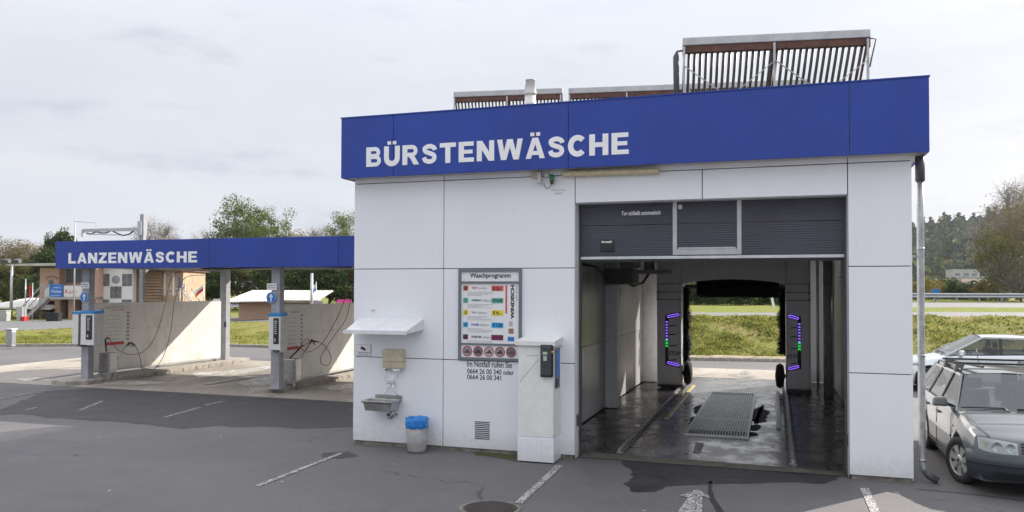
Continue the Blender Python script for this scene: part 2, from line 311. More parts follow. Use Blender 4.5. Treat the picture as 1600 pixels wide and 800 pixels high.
# ------------------------------------------------------------------ helpers: objects
def wl(o):
    v = Vector((0, 0, 0))
    while o is not None: v += o.location; o = o.parent
    return v
def tag(o, label=None, cat=None, group=None, kind=None):
    if label: o['label'] = label
    if cat: o['category'] = cat
    if group: o['group'] = group
    if kind: o['kind'] = kind
    return o
def thing(name, label, cat, loc=(0, 0, 0), rz=0, group=None):
    o = bpy.data.objects.new(name, None); o.empty_display_size = .2; COL.objects.link(o); o.location = loc; o.rotation_euler = (0, 0, rz)
    return tag(o, label, cat, group)
class MB:
    """collects primitives of ONE mesh object"""
    def __init__(s): s.bm = bmesh.new()
    def box(s, a, b, bev=0):
        x0, y0, z0 = a; x1, y1, z1 = b
        x0, x1 = min(x0, x1), max(x0, x1); y0, y1 = min(y0, y1), max(y0, y1); z0, z1 = min(z0, z1), max(z0, z1)
        v = [s.bm.verts.new(p) for p in ((x0, y0, z0), (x1, y0, z0), (x1, y1, z0), (x0, y1, z0), (x0, y0, z1), (x1, y0, z1), (x1, y1, z1), (x0, y1, z1))]
        fs = [s.bm.faces.new([v[i] for i in q]) for q in ((3, 2, 1, 0), (4, 5, 6, 7), (0, 1, 5, 4), (1, 2, 6, 5), (2, 3, 7, 6), (3, 0, 4, 7))]
        if bev:
            es = list({e for f in fs for e in f.edges}); bmesh.ops.bevel(s.bm, geom=es, offset=bev, segments=2, affect='EDGES', profile=.5)
        return s
    def hexa(s, p):
        v = [s.bm.verts.new(q) for q in p]
        for q in ((3, 2, 1, 0), (4, 5, 6, 7), (0, 1, 5, 4), (1, 2, 6, 5), (2, 3, 7, 6), (3, 0, 4, 7)): s.bm.faces.new([v[i] for i in q])
        return s
    def beam(s, a, b, w, h, up=(0, 0, 1)):
        a = Vector(a); b = Vector(b); d = (b-a).normalized(); u = Vector(up)
        if abs(d.dot(u)) > .98: u = Vector((0, 1, 0))
        x = d.cross(u).normalized()*w/2; y = x.normalized().cross(d).normalized()*h/2
        return s.hexa([a-x-y, a+x-y, a+x+y, a-x+y, b-x-y, b+x-y, b+x+y, b-x+y])
    def tube(s, pts, r, n=8, caps=True):
        pts = [Vector(p) for p in pts]; rr = r if isinstance(r, (list, tuple)) else [r]*len(pts); prev = None; rings = []; nx = None
        for i, p in enumerate(pts):
            d = (pts[min(i+1, len(pts)-1)]-pts[max(i-1, 0)])
            d = d.normalized() if d.length > 1e-9 else Vector((0, 0, 1))
            if nx is None:
                nx = d.cross(Vector((0, 0, 1)) if abs(d.z) < .9 else Vector((1, 0, 0))).normalized()
            else:
                nx = (nx-d*nx.dot(d)); nx = nx.normalized() if nx.length > 1e-6 else d.orthogonal().normalized()
            ny = d.cross(nx)
            rings.append([s.bm.verts.new(p+(nx*math.cos(t)+ny*math.sin(t))*rr[i]) for t in [2*math.pi*k/n for k in range(n)]])
        for a, b in zip(rings, rings[1:]):
            for k in range(n): s.bm.faces.new((a[k], a[(k+1) % n], b[(k+1) % n], b[k])).smooth = True
        if caps:
            s.bm.faces.new(list(reversed(rings[0]))); s.bm.faces.new(rings[-1])
        return s
    def lathe(s, c, prof, n=24, ax=2, caps=True):
        c = Vector(c); rings = []
        for r, h in prof:
            ring = []
            for k in range(n):
                t = 2*math.pi*k/n; a, b = math.cos(t)*r, math.sin(t)*r
                p = (a, b, h) if ax == 2 else ((a, h, b) if ax == 1 else (h, a, b)); ring.append(s.bm.verts.new(c+Vector(p)))
            rings.append(ring)
        for a, b in zip(rings, rings[1:]):
            for k in range(n): s.bm.faces.new((a[k], a[(k+1) % n], b[(k+1) % n], b[k])).smooth = True
        if caps:
            s.bm.faces.new(list(reversed(rings[0]))); s.bm.faces.new(rings[-1])
        return s
    def prism(s, pts, off):
        off = Vector(off); a = [s.bm.verts.new(p) for p in pts]; b = [s.bm.verts.new(Vector(p)+off) for p in pts]; n = len(pts)
        s.bm.faces.new(list(reversed(a))); s.bm.faces.new(b)
        for k in range(n): s.bm.faces.new((a[k], a[(k+1) % n], b[(k+1) % n], b[k]))
        return s
    def poly(s, pts): s.bm.faces.new([s.bm.verts.new(p) for p in pts]); return s
    def grid(s, rows, smooth=True, flip=False):
        V = [[s.bm.verts.new(p) for p in r] for r in rows]
        for a, b in zip(V, V[1:]):
            for k in range(len(a)-1):
                q = (a[k], a[k+1], b[k+1], b[k]); f = s.bm.faces.new(q[::-1] if flip else q); f.smooth = smooth
        return s
    def build(s, name, mat, parent=None, bevel=0, local=False, recalc=True):
        if recalc: bmesh.ops.recalc_face_normals(s.bm, faces=s.bm.faces[:])
        me = bpy.data.meshes.new(name); 
        o = bpy.data.objects.new(name, me); COL.objects.link(o)
        if parent is not None:
            o.parent = parent
            if not local:
                off = wl(parent); bmesh.ops.translate(s.bm, verts=s.bm.verts[:], vec=-off)
        elif not local:
            vs_ = [v.co for v in s.bm.verts]; lo = [min(v[i] for v in vs_) for i in range(3)]; hi = [max(v[i] for v in vs_) for i in range(3)]
            off = Vector(((lo[0]+hi[0])/2, (lo[1]+hi[1])/2, lo[2])); bmesh.ops.translate(s.bm, verts=s.bm.verts[:], vec=-off); o.location = off
        s.bm.to_mesh(me); s.bm.free(); me.materials.append(MAT[mat] if isinstance(mat, str) else mat)
        if bevel:
            b = o.modifiers.new('bevel', 'BEVEL'); b.width = bevel; b.segments = 2; b.limit_method = 'ANGLE'; b.angle_limit = R(50)
        return o
def struct(name, mb, mat):
    o = mb.build(name, mat, local=True); o['kind'] = 'structure'; return o
def copy_tree(o, parent=None):
    c = o.copy(); COL.objects.link(c); c.parent = parent
    for ch in [x for x in bpy.data.objects if x.parent == o]: copy_tree(ch, c)
    return c
def text(body, size, mat, parent=None, loc=(0, 0, 0), name='lettering', bold=0, ex=.002, sx=1.0, align='LEFT', vertical=False, rx=R(90), rz=0, fit=None, capfit=None, ry=0):
    """flat letters standing on a wall that faces -Y, as a mesh"""
    cu = bpy.data.curves.new(name, 'FONT'); cu.body = body; cu.size = size; cu.extrude = ex; cu.offset = bold; cu.align_x = align; cu.space_line = 1.0
    o = bpy.data.objects.new(name, cu); COL.objects.link(o)
    dg = bpy.context.evaluated_depsgraph_get(); me = bpy.data.meshes.new_from_object(o.evaluated_get(dg)); bpy.data.objects.remove(o)
    xs = [v.co.x for v in me.vertices]; ys = [v.co.y for v in me.vertices]
    if fit: sx = fit/(max(xs)-min(xs)); x0 = min(xs)
    else: x0 = 0
    sy_ = capfit/(max(ys)-min(ys)) if capfit else 1; y0 = min(ys) if capfit else 0
    M = Matrix.Rotation(rz, 4, 'Z') @ Matrix.Rotation(rx, 4, 'X') @ Matrix.Rotation(ry, 4, 'Z')
    base = Vector(loc)-(wl(parent) if parent is not None else Vector((0, 0, 0)))
    for v in me.vertices:
        p = M @ Vector(((v.co.x-x0)*sx, (v.co.y-y0)*sy_, v.co.z)); v.co = p+base
    me.name = name; me.materials.clear(); me.materials.append(MAT[mat]); o = bpy.data.objects.new(name, me); COL.objects.link(o)
    if parent is not None: o.parent = parent
    return o
def join(objs, name=None):
    """merge finished meshes of the same thing into the first (sharing its material slots)"""
    bm = bmesh.new(); mats = []
    for o in objs:
        me = o.data; idx = []
        for mt in me.materials:
            if mt not in mats: mats.append(mt)
            idx.append(mats.index(mt))
        n0 = len(bm.faces); bm.from_mesh(me); bm.faces.ensure_lookup_table()
        for f in bm.faces[n0:]: f.material_index = idx[min(f.material_index, len(idx)-1)]
    a = objs[0]; bm.to_mesh(a.data); bm.free(); a.data.materials.clear()
    for mt in mats: a.data.materials.append(mt)
    for o in objs[1:]: bpy.data.objects.remove(o)
    if name: a.name = name
    return a
def arrays(name, V, Fc, mat, parent=None, smooth=False):
    V = np.asarray(V, dtype=np.float32); Fc = np.asarray(Fc, dtype=np.int32); k = Fc.shape[1]
    me = bpy.data.meshes.new(name); me.vertices.add(len(V)); me.vertices.foreach_set('co', V.ravel()); me.loops.add(Fc.size); me.loops.foreach_set('vertex_index', Fc.ravel())
    me.polygons.add(len(Fc)); me.polygons.foreach_set('loop_start', np.arange(0, Fc.size, k, dtype=np.int32)); me.polygons.foreach_set('loop_total', np.full(len(Fc), k, dtype=np.int32))
    if smooth: me.polygons.foreach_set('use_smooth', np.ones(len(Fc), dtype=bool))
    me.update(calc_edges=True); me.validate(); me.materials.append(MAT[mat]); o = bpy.data.objects.new(name, me); COL.objects.link(o); o.parent = parent
    return o

# heavy grotesque capitals for the two fascias, drawn as outlines (unit cap height)
def _box(x0, y0, x1, y1): return [(x0, y0), (x1, y0), (x1, y1), (x0, y1)]
def _rib(pts, w_):
    P_ = [Vector((a, b, 0)) for a, b in pts]; lft = []; rgt = []
    for i, p in enumerate(P_):
        d = (P_[min(i+1, len(P_)-1)]-P_[max(i-1, 0)]).normalized(); n_ = Vector((-d.y, d.x, 0))*w_/2; lft.append((p.x+n_.x, p.y+n_.y)); rgt.append((p.x-n_.x, p.y-n_.y))
    return rgt+lft[::-1]
def _arc(cx, cy, rx, ry, a0, a1, n=18): return [(cx+rx*math.cos(R(a0+(a1-a0)*k/n)), cy+ry*math.sin(R(a0+(a1-a0)*k/n))) for k in range(n+1)]
def _spl(pts, n=6):
    P_ = [Vector((a, b)) for a, b in pts]; out = []
    for i in range(len(P_)-1):
        p0, p1, p2, p3 = P_[max(i-1, 0)], P_[i], P_[i+1], P_[min(i+2, len(P_)-1)]
        for k in range(n):
            u = k/n; out.append(tuple(.5*((2*p1)+(-p0+p2)*u+(2*p0-5*p1+4*p2-p3)*u*u+(-p0+3*p1-3*p2+p3)*u**3)))
    return out+[tuple(P_[-1])]
_A = [[(0, 0), (.26, 0), (.475, .70), (.475, 1), (.33, 1)], [(.475, .70), (.69, 0), (.95, 0), (.62, 1), (.475, 1)], _box(.22, .17, .73, .36)]
_U = [_rib([(.135, 1), (.135, .45)]+_arc(.44, .40, .305, .295, 180, 360)[1:]+[(.745, .45), (.745, 1)], .27)]
_E = [[(0, 0), (.80, 0), (.80, .21), (.27, .21), (.27, .41), (.73, .41), (.73, .60), (.27, .60), (.27, .79), (.78, .79), (.78, 1), (0, 1)]]
GLY = {'E': (.80, _E), 'L': (.76, [[(0, 0), (.76, 0), (.76, .22), (.27, .22), (.27, 1), (0, 1)]]), 'T': (.86, [[(.295, 0), (.565, 0), (.565, .78), (.86, .78), (.86, 1), (0, 1), (0, .78), (.295, .78)]]),
 'H': (.90, [[(0, 0), (.27, 0), (.27, .39), (.63, .39), (.63, 0), (.90, 0), (.90, 1), (.63, 1), (.63, .61), (.27, .61), (.27, 1), (0, 1)]]),
 'N': (.90, [[(0, 0), (.26, 0), (.26, .56), (.62, 0), (.90, 0), (.90, 1), (.64, 1), (.64, .44), (.28, 1), (0, 1)]]),
 'Z': (.82, [[(0, 0), (.82, 0), (.82, .22), (.36, .22), (.80, .79), (.80, 1), (.04, 1), (.04, .79), (.44, .79), (0, .21)]]),
 'W': (1.30, [[(.20, 0), (.47, 0), (.65, .62), (.83, 0), (1.10, 0), (1.30, 1), (1.04, 1), (.945, .42), (.79, 1), (.51, 1), (.355, .42), (.26, 1), (0, 1)]]),
 'U': (.88, _U), 'Ü': (.88, _U+[_box(.19, 1.08, .39, 1.25), _box(.49, 1.08, .69, 1.25)]), 'A': (.95, _A), 'Ä': (.95, _A+[_box(.23, 1.08, .43, 1.25), _box(.52, 1.08, .72, 1.25)]),
 'C': (.88, [_rib(_arc(.47, .5, .335, .385, 42, 318, 26), .26)]),
 'S': (.82, [_rib(_spl([(.70, .68), (.65, .80), (.42, .885), (.18, .81), (.155, .70), (.24, .60), (.44, .525), (.64, .43), (.675, .28), (.60, .165), (.42, .115), (.20, .17), (.115, .33)]), .225)]),
 'B': (.86, [_box(0, 0, .27, 1), _rib([(.2, .895), (.5, .895)]+_arc(.5, .72, .185, .175, 90, -90, 12)[1:-1]+[(.5, .545), (.2, .545)], .205), _rib([(.2, .488), (.52, .488)]+_arc(.52, .295, .215, .193, 90, -90, 12)[1:-1]+[(.52, .102), (.2, .102)], .204)]),
 'R': (.92, [_box(0, 0, .27, 1), _rib([(.2, .895), (.53, .895)]+_arc(.53, .70, .195, .195, 90, -90, 12)[1:-1]+[(.53, .505), (.2, .505)], .205), [(.36, .45), (.61, .50), (.70, .36), (.92, 0), (.62, 0), (.45, .30), (.36, .38)]])}
def sign_letters(word, x0, x1, y, z, cap, mat, parent, gap=.15):
    tot = sum(GLY[c][0] for c in word)+gap*(len(word)-1); k = (x1-x0)/tot; x = x0; off_ = wl(parent)
    for c in word:
        w_, parts = GLY[c]; mb = MB()
        for i, pl in enumerate(parts): mb.prism([(x+px*k, y-.0006*i, z+pz*cap) for px, pz in pl], (0, -.006, 0))
        mb.build('letter', mat, parent); x += (w_+gap)*k

# ================================================================== GROUND
COLS = [  # K(kerb foot), P1, P2 (service road), R1, R2 (main road): one entry per column, outer ones extended
 dict(K=(-120, 5), P1=(-125, 8), P2=(-135, 12), R1=(-140, 14), R2=(-160, 20), z=(.3, .3, .3, .3)),
 dict(K=(-45, 18), P1=(-50, 21), P2=(-63, 30), R1=(-75, 36), R2=(-95, 48), z=(.3, .3, .3, .3)),
 dict(K=(-32.7, 26.7), P1=(-39, 31.8), P2=(-50.6, 41.3), R1=(-62, 50), R2=(-85, 70), z=(.3, .3, .3, .3)),
 dict(K=(-28, 28.9), P1=(-38.2, 39.5), P2=(-47.0, 48.5), R1=(-57, 58), R2=(-76, 78), z=(.3, .3, .3, .3)),
 dict(K=(-23.5, 30.3), P1=(-35.2, 46.6), P2=(-41.9, 54.4), R1=(-49, 64), R2=(-64, 84), z=(.3, .3, .35, .35)),
 dict(K=(-13.5, 30.4), P1=(-18, 42), P2=(-22, 51), R1=(-26, 60), R2=(-34, 82), z=(.8, .8, .9, .9)),
 dict(K=(-5, 30.4), P1=(-6.5, 38.5), P2=(-7.5, 44.5), R1=(-9, 52), R2=(-13, 78), z=(1.35, 1.35, 1.45, 1.45)),
 dict(K=(-2.8, 30.45), P1=(-3.43, 37.9), P2=(-3.96, 43.8), R1=(-4.5, 50.5), R2=(-7, 78), z=(1.4, 1.4, 1.5, 1.5)),
 dict(K=(.28, 30.8), P1=(.51, 39.5), P2=(.8, 45.5), R1=(1.2, 53), R2=(2.5, 79), z=(1.4, 1.4, 1.5, 1.5)),
 dict(K=(6, 31.2), P1=(8.1, 41.8), P2=(9.9, 50.9), R1=(11.6, 59.7), R2=(16, 82.6), z=(1.4, 1.4, 1.5, 1.5)),
 dict(K=(14, 32), P1=(18, 44), P2=(22, 54), R1=(26, 63), R2=(33, 85), z=(1.4, 1.4, 1.5, 1.5)),
 dict(K=(120, 40), P1=(125, 52), P2=(130, 60), R1=(135, 68), R2=(145, 90), z=(1.4, 1.4, 1.5, 1.5))]
def row(key, z=None):
    i = {'P1': 0, 'P2': 1, 'R1': 2, 'R2': 3}.get(key)
    return [Vector((c[key][0], c[key][1], (0 if i is None else c['z'][i]) if z is None else z)) for c in COLS]
def refine(r, n=6):
    out = []
    for a, b in zip(r, r[1:]):
        for k in range(n): out.append(a.lerp(b, k/n))
    return out+[r[-1]]
K = refine(row('K')); P1 = refine(row('P1')); P2 = refine(row('P2')); R1 = refine(row('R1')); R2 = refine(row('R2'))
def offset(r, d, z):
    out = []
    for i, p in enumerate(r):
        t = (r[min(i+1, len(r)-1)]-r[max(i-1, 0)]); t.z = 0; n = Vector((-t.y, t.x, 0)).normalized(); out.append(Vector((p.x+n.x*d, p.y+n.y*d, z)))
    return out
near = [Vector((p.x*1.0, -70, 0)) for p in K]
def lerprow(a, b, t): return [p.lerp(q, t) for p, q in zip(a, b)]
o = struct('ground', MB().grid([near, lerprow(near, K, .5), K], smooth=False), 'asphalt')
K2 = offset(K, .14, .11)
kb = MB(); kb.grid([offset(K, 0, -.05), offset(K, .0, .105), offset(K, .012, .12), offset(K, .14, .12), offset(K, .14, .0)], smooth=False)
struct('kerb', kb, 'concrete')
# grass bank with an uneven surface
from mathutils import noise as mnoise
def rough(p, a, sc=1.3): return Vector((p.x, p.y, p.z+a*(mnoise.noise(Vector((p.x*sc, p.y*sc, 0)))+.5*mnoise.noise(Vector((p.x*sc*3, p.y*sc*3, 5))))))
Kf = refine(row('K'), 60); P1f = refine(row('P1'), 60); Kf2 = offset(Kf, .14, .10)
rows = []
for i in range(29):
    t = i/28; rr = []
    for a, b in zip(Kf2, P1f):
        p = a.lerp(b, t); h = (b.z-a.z); s_ = max(0, min(1, (t-.10)/.75)); p.z = a.z+h*(s_*s_*(3-2*s_))
        rr.append(rough(p, .0 if i in (0, 28) else .05*(1+h)))
    rows.append(rr)
struct('grass_bank', MB().grid(rows), 'bank_grass')
# trodden gravel at the foot of the bank
gr = MB(); A = offset(Kf, .15, .128); B_ = [a+(b-a)*(.045+.035*mnoise.noise(Vector((a.x*.9, 3, 0)))+.02*mnoise.noise(Vector((a.x*4, 9, 0)))) for a, b in zip(A, P1f)]
sel = [i for i, p in enumerate(A) if -8 < p.x < 14]
gr.grid([[A[i] for i in sel], [Vector((B_[i].x, B_[i].y, .165)) for i in sel]]); struct('gravel_strip', gr, 'gravel_dirt')
struct('service_road', MB().grid([P1, P2], smooth=False), 'road_asphalt')
struct('grass_verge', MB().grid([P2, R1], smooth=False), 'grass')
def sub(r, c0): return r[c0*6:]
def sub2(r, c0): return r[:c0*6+1]
struct('main_road', MB().grid([sub(R1, 8), sub(R2, 8)], smooth=False), 'road_asphalt')
struct('meadow', MB().grid([sub2(R1, 8), sub2(R2, 8)], smooth=False), 'grass')
FAR = [Vector((p.x*40, p.y*40, p.z)) for p in R2]
FAR2 = [Vector((p.x*6, p.y*6, p.z)) for p in R2]
struct('far_field', MB().grid([R2, FAR2, FAR], smooth=False), 'grass')
# grass blades on bank and verge
def blades(name, n, ra, rb, x0, x1, hmin, hmax, mat, tmin=0, tmax=1, w=.035, bias=None):
    V = []; Fc = []; pa = ra; pb = rb; cnt = 0; idx = [i for i in range(len(pa)-1) if x0 < pa[i].x < x1]
    if not idx: return
    while cnt < n:
        i = random.choice(idx); u = random.random(); t = tmin+(tmax-tmin)*random.random()
        a = pa[i].lerp(pa[i+1], u); b = pb[i].lerp(pb[i+1], u); p = a.lerp(b, t)
        d = mnoise.noise(Vector((p.x*.7, p.y*.7, 2)))
        if random.random() > .55+d: continue
        if name == 'bank_grass_blades' or name == 'bank_weeds':
            h = b.z-a.z; s_ = max(0, min(1, (t-.10)/.75)); p.z = a.z+h*(s_*s_*(3-2*s_)); p = rough(p, .05*(1+h))
        h = random.uniform(hmin, hmax)*(1+d); th = random.random()*6.28; dx, dy = math.cos(th)*w*random.uniform(.6, 1.6), math.sin(th)*w; lx, ly = random.gauss(0, h*.45), random.gauss(0, h*.45)
        k = len(V); V += [(p.x-dx, p.y-dy, p.z-.02), (p.x+dx, p.y+dy, p.z-.02), (p.x+lx, p.y+ly, p.z+h)]; Fc.append((k, k+1, k+2)); cnt += 1
    o = arrays(name, V, Fc, mat); o['kind'] = 'stuff'; o['category'] = 'grass'
    return o
BA = [p.copy() for p in Kf2]
o = blades('bank_grass_blades', 42000, BA, P1f, -6, 14, .025, .08, 'blades', .05, 1); tag(o, 'rough yellow green grass covering the bank behind the wash hall', 'grass', kind='stuff')
o = blades('bank_weeds', 8000, BA, P1f, -6, 14, .03, .08, 'weeds', .1, .9, .035); tag(o, 'darker leafy weeds growing among the grass of the bank', 'weeds', kind='stuff')
o = blades('lawn_grass_blades', 26000, BA, P1f, -38, -15, .02, .06, 'blades', .01, 1, .05); tag(o, 'short grass of the flat lawn beyond the lance bays', 'grass', kind='stuff')

def jag(pts, amp, step=.12, seed=0):
    """closed outline with a ragged, natural edge"""
    out = []; n = len(pts)
    for i in range(n):
        a = Vector((*pts[i], 0)); b = Vector((*pts[(i+1) % n], 0)); d = b-a; k = max(1, int(d.length/step)); nn = Vector((-d.y, d.x, 0)).normalized()
        for j in range(k):
            p = a+d*(j/k); s_ = mnoise.noise(Vector((p.x*1.1, p.y*1.1, seed)))+.6*mnoise.noise(Vector((p.x*3.7, p.y*3.7, seed)))+.4*mnoise.noise(Vector((p.x*11, p.y*11, seed)))
            out.append(p+nn*s_*amp)
    return out
def sheet(name, pts, z, mat, amp=0, seed=0, step=.12):
    P = jag(pts, amp, step, seed) if amp else [Vector((*p, 0)) for p in pts]
    mb = MB(); mb.poly([(p.x, p.y, z) for p in P]); bmesh.ops.triangulate(mb.bm, faces=mb.bm.faces[:]); 
    for f in mb.bm.faces: 
        if f.normal.z < 0: f.normal_flip()
    o = mb.build(name, mat, local=True, recalc=False); o['kind'] = 'structure'; return o
def gp(*px): return [(G(*p).x, G(*p).y) for p in px]
# the lot's repairs, slabs and stains, all flat on the ground
sheet('asphalt_patch', gp((-60, 648), (0, 642), (70, 611), (160, 606), (400, 614), (549, 619), (551, 652), (549, 667), (470, 670), (415, 667), (330, 666), (285, 671), (230, 664), (120, 655), (40, 648)), .004, 'fresh_asphalt', .13, 2)
sheet('bay_slab', [(-24.8, 16.75), (-6.86, 16.55), (-6.86, 24.6), (-24.8, 24.9)], .0045, 'slab', .02, 4)
def streak(name, pts, z, mat, amp, seed): return sheet(name, pts, z, mat, amp, seed, .1)
streak('suds_puddle', gp((372, 599), (400, 590), (425, 587), (424, 600), (390, 604)), .0085, 'suds', .05, 5)
streak('suds_puddle', gp((160, 596), (200, 594), (235, 596), (260, 599), (200, 602), (165, 601)), .0085, 'suds', .05, 6)
streak('suds_puddle', gp((500, 604), (551, 600), (551, 607), (520, 610)), .0085, 'suds', .05, 7)
streak('suds_puddle', gp((20, 592), (60, 590), (80, 594), (40, 596)), .0085, 'suds', .05, 8)
streak('suds_puddle', gp((300, 583), (350, 580), (420, 572), (425, 576), (370, 586), (310, 590)), .0085, 'suds', .04, 28)
# drain channels in the lance bays
for a, b in (((52, 594), (128, 583)), ((322, 601), (430, 584))):
    p, q = G(*a, .012), G(*b, .012); mb = MB(); mb.beam(p+Vector((0, 0, -.004)), q+Vector((0, 0, -.004)), .22, .010); o = mb.build('drain_channel', 'dark_grey')
    tag(o, 'dark drain channel in the left lance bay' if a[0] < 200 else 'dark drain channel in the middle lance bay', 'drain', 'drains in the lance bays')
# wet spill in front of the brush bay
sheet('wet_spill', gp((965, 714), (985, 717), (1100, 727), (1250, 737), (1312, 743), (1290, 755), (1240, 752), (1190, 757), (1120, 756), (1080, 757), (1040, 760), (1020, 770), (985, 769), (975, 757), (993, 745), (985, 734), (970, 726)), .004, 'wet_stain', .085, 9, .035)
sheet('drip_trail', gp((1108, 752), (1113, 752), (1112, 764), (1117, 780), (1132, 800), (1134, 812), (1126, 812), (1120, 800), (1108, 780), (1106, 764)), .004, 'wet_stain', .008, 12, .05)
sheet('wet_crack', gp((1435, 764), (1520, 772), (1600, 782), (1680, 792), (1680, 793), (1600, 783.3), (1520, 773), (1435, 765)), .0042, 'wet_stain', .010, 14, .05)
sheet('wet_stain', gp((505, 708), (545, 706), (560, 713), (530, 717), (500, 713)), .0042, 'wet_stain', .04, 15, .05)
sheet('moss_patch', gp((740, 706), (808, 711), (808, 722), (780, 716), (745, 711)), .0043, 'moss', .04, 16, .05)
sheet('moss_patch', gp((885, 709), (908, 710), (903, 716), (886, 715)), .0043, 'moss', .03, 17, .05)
# painted markings
def stripe(name, a, b, w, mat='road_paint'):
    a = Vector((*a, 0)); b = Vector((*b, 0)); d = (b-a).normalized(); n = Vector((-d.y, d.x, 0))*w/2
    return sheet(name, [tuple((p)[:2]) for p in (a-n, b-n, b+n, a+n)], .008, mat, .006, hash(name) % 17, .07)
stripe('parking_line', (-6.58, 9.15), (-6.62, 11.40), .085)
stripe('parking_line', (-3.02, 9.45), (-3.08, 11.68), .105)
p, q = G(1350, 763), G(1373, 812); stripe('parking_line', (p.x, p.y), (q.x, q.y), .11)
for a, b in (((255, 653), (312, 637)), ((318, 634), (350, 627)), ((0, 624), (55, 614)), ((125, 641), (160, 627)), ((40, 641), (56, 637))):
    p, q = G(*a), G(*b); stripe('faded_line', (p.x, p.y), (q.x, q.y), .10, 'faint_paint')
ar = [(1090, 765), (1111, 779), (1097, 776), (1098, 812), (1050, 812), (1076, 778), (1063, 775)]
sheet('lane_arrow', gp(*ar), .008, 'road_paint', .006, 3, .05)
sheet('lane_dash', [(-1.28, 13.25), (-1.16, 13.25), (-1.18, 14.1), (-1.30, 14.1)], .016, 'faint_paint', .01, 4, .05)
sheet('lane_arrow', gp((1155, 583), (1166, 580), (1172, 583), (1166, 583), (1168, 586), (1158, 586)), .008, 'faint_paint', .01, 4, .1)

# brush bay floor
sheet('bay_floor', [(-3.62, 12.52), (1.52, 12.30), (1.52, 24.7), (-3.62, 24.7)], .008, 'wet_floor', 0)
sheet('bay_apron', gp((903, 706), (1002, 713), (1180, 727), (1328, 739), (1328, 745), (1180, 735), (1002, 722), (903, 715)), .010, 'apron', .01, 8, .08)
sheet('puddle', gp((1176, 640), (1192, 633), (1202, 645), (1196, 660), (1180, 663), (1172, 650)), .0125, 'puddle', .11, 19, .025)
sheet('puddle', gp((1085, 636), (1104, 632), (1100, 645), (1088, 647)), .0125, 'puddle', .10, 20, .025)
sheet('exit_slab', [(-4.2, 24.7), (1.9, 24.7), (1.7, 27.6), (-3.8, 27.6)], .0045, 'slab', .03, 21)

# ================================================================== WASH HALL
WX0, WX1, FY, BY = -6.854, 1.79, 12.165, 24.4
hall = thing('wash_hall', 'white panelled brush wash hall with a blue fascia lettered BÜRSTENWÄSCHE', 'building', (-2.5, 18, 0))
OX0, OX1, OZ = -2.97, .97, 3.985     # door opening
zs = [.06, 1.483, 2.974, 4.43, 4.60]
cl = MB(); g = .006; th = .05
def panel(x0, x1, z0, z1): cl.box((x0+g, FY, z0+g), (x1-g, FY+th, z1-g), .004)
for x0, x1 in ((WX0, -5.19), (-5.19, OX0)):
    for a, b in zip(zs, zs[1:]): panel(x0, x1, a, b)
for a, b in zip(zs, zs[1:]): panel(OX1, WX1, a, b)
for x0, x1 in ((OX0, -1.03), (-1.03, OX1)): panel(x0, x1, OZ, 4.43)
panel(OX0, OX1, 4.43, 4.60)
cl.box((OX0-.004, FY+.052, .0), (OX0+.0, FY+.36, OZ)); 
cl.build('front_cladding', 'white_cladding', hall)
mb = MB(); mb.box((OX0-.0, FY+.02, .02), (OX0+.004, FY+.36, OZ)); mb.box((OX1-.004, FY+.02, .02), (OX1, FY+.36, OZ)); mb.box((OX0, FY+.02, OZ-.004), (OX1, FY+.36, OZ+.001)); mb.build('door_reveal', 'white_cladding', hall)
mb = MB()   # solid wall behind the panels, dark in the joints
mb.box((WX0+.02, FY+.05, 0), (OX0-.01, FY+.33, 4.9)); mb.box((OX1+.01, FY+.05, 0), (WX1-.02, FY+.33, 4.9)); mb.box((OX0-.01, FY+.05, OZ+.005), (OX1+.01, FY+.33, 4.9))
mb.build('wall', 'joint_dark', hall)
for a_, b_ in ((WX0+.02, OX0-.03), (OX1+.03, WX1-.02)): MB().box((a_, FY+.02, -.02), (b_, FY+.05, .058)).build('plinth', 'kerb_dark', hall)
mb = MB()   # outer side and rear walls
mb.box((WX0, FY+.05, .03), (WX0+.06, BY, 4.7)); mb.box((WX1-.06, FY+.05, .03), (WX1, BY, 4.7)); mb.box((WX0+.06, BY-.12, .03), (-3.05, BY, 4.7)); mb.box((.86, BY-.12, .03), (WX1-.06, BY, 4.7)); mb.box((-3.05, BY-.12, 3.9), (.86, BY, 4.7))
mb.build('outer_wall', 'white_cladding', hall)
mb = MB()   # linings of the bay in panels with thin joints
for x, s_ in ((-3.62, 1), (1.50, -1)):
    mb = MB()
    for y0, y1 in ((FY+.34, 15.4), (15.4, 17.62), (17.62, 20.2), (20.2, 22.8)):
        for z0, z1 in ((.04, 1.50), (1.51, 2.95), (2.96, 4.3)): mb.box((x-.03, y0+.006, z0), (x+.03, y1-.006, z1))
    mb.build('bay_lining', 'inner_wall', hall)
mb = MB(); mb.box((-3.72, FY+.34, 0), (-3.66, BY-.13, 4.35)); mb.box((1.55, FY+.34, 0), (1.61, BY-.13, 4.35)); mb.box((-3.72, FY+.34, 4.35), (1.6, BY-.13, 4.42)); mb.build('ceiling', 'ceiling_light', hall)
for a_, b_ in (((-3.60, 17.55, .02), (-3.33, 17.82, 2.72)), ((-3.60, 22.85, .02), (-3.15, BY-.14, 3.4)), ((1.25, 22.9, .02), (1.47, BY-.14, 3.4))): MB().box(a_, b_, .01).build('pilaster', 'white_metal', hall)
mb = MB(); mb.box((WX0, FY+.05, 4.9), (WX1, BY, 5.02)); mb.box((WX0, FY+.35, 4.7), (WX1, BY, 4.9)); mb.build('roof', 'roof_felt', hall)
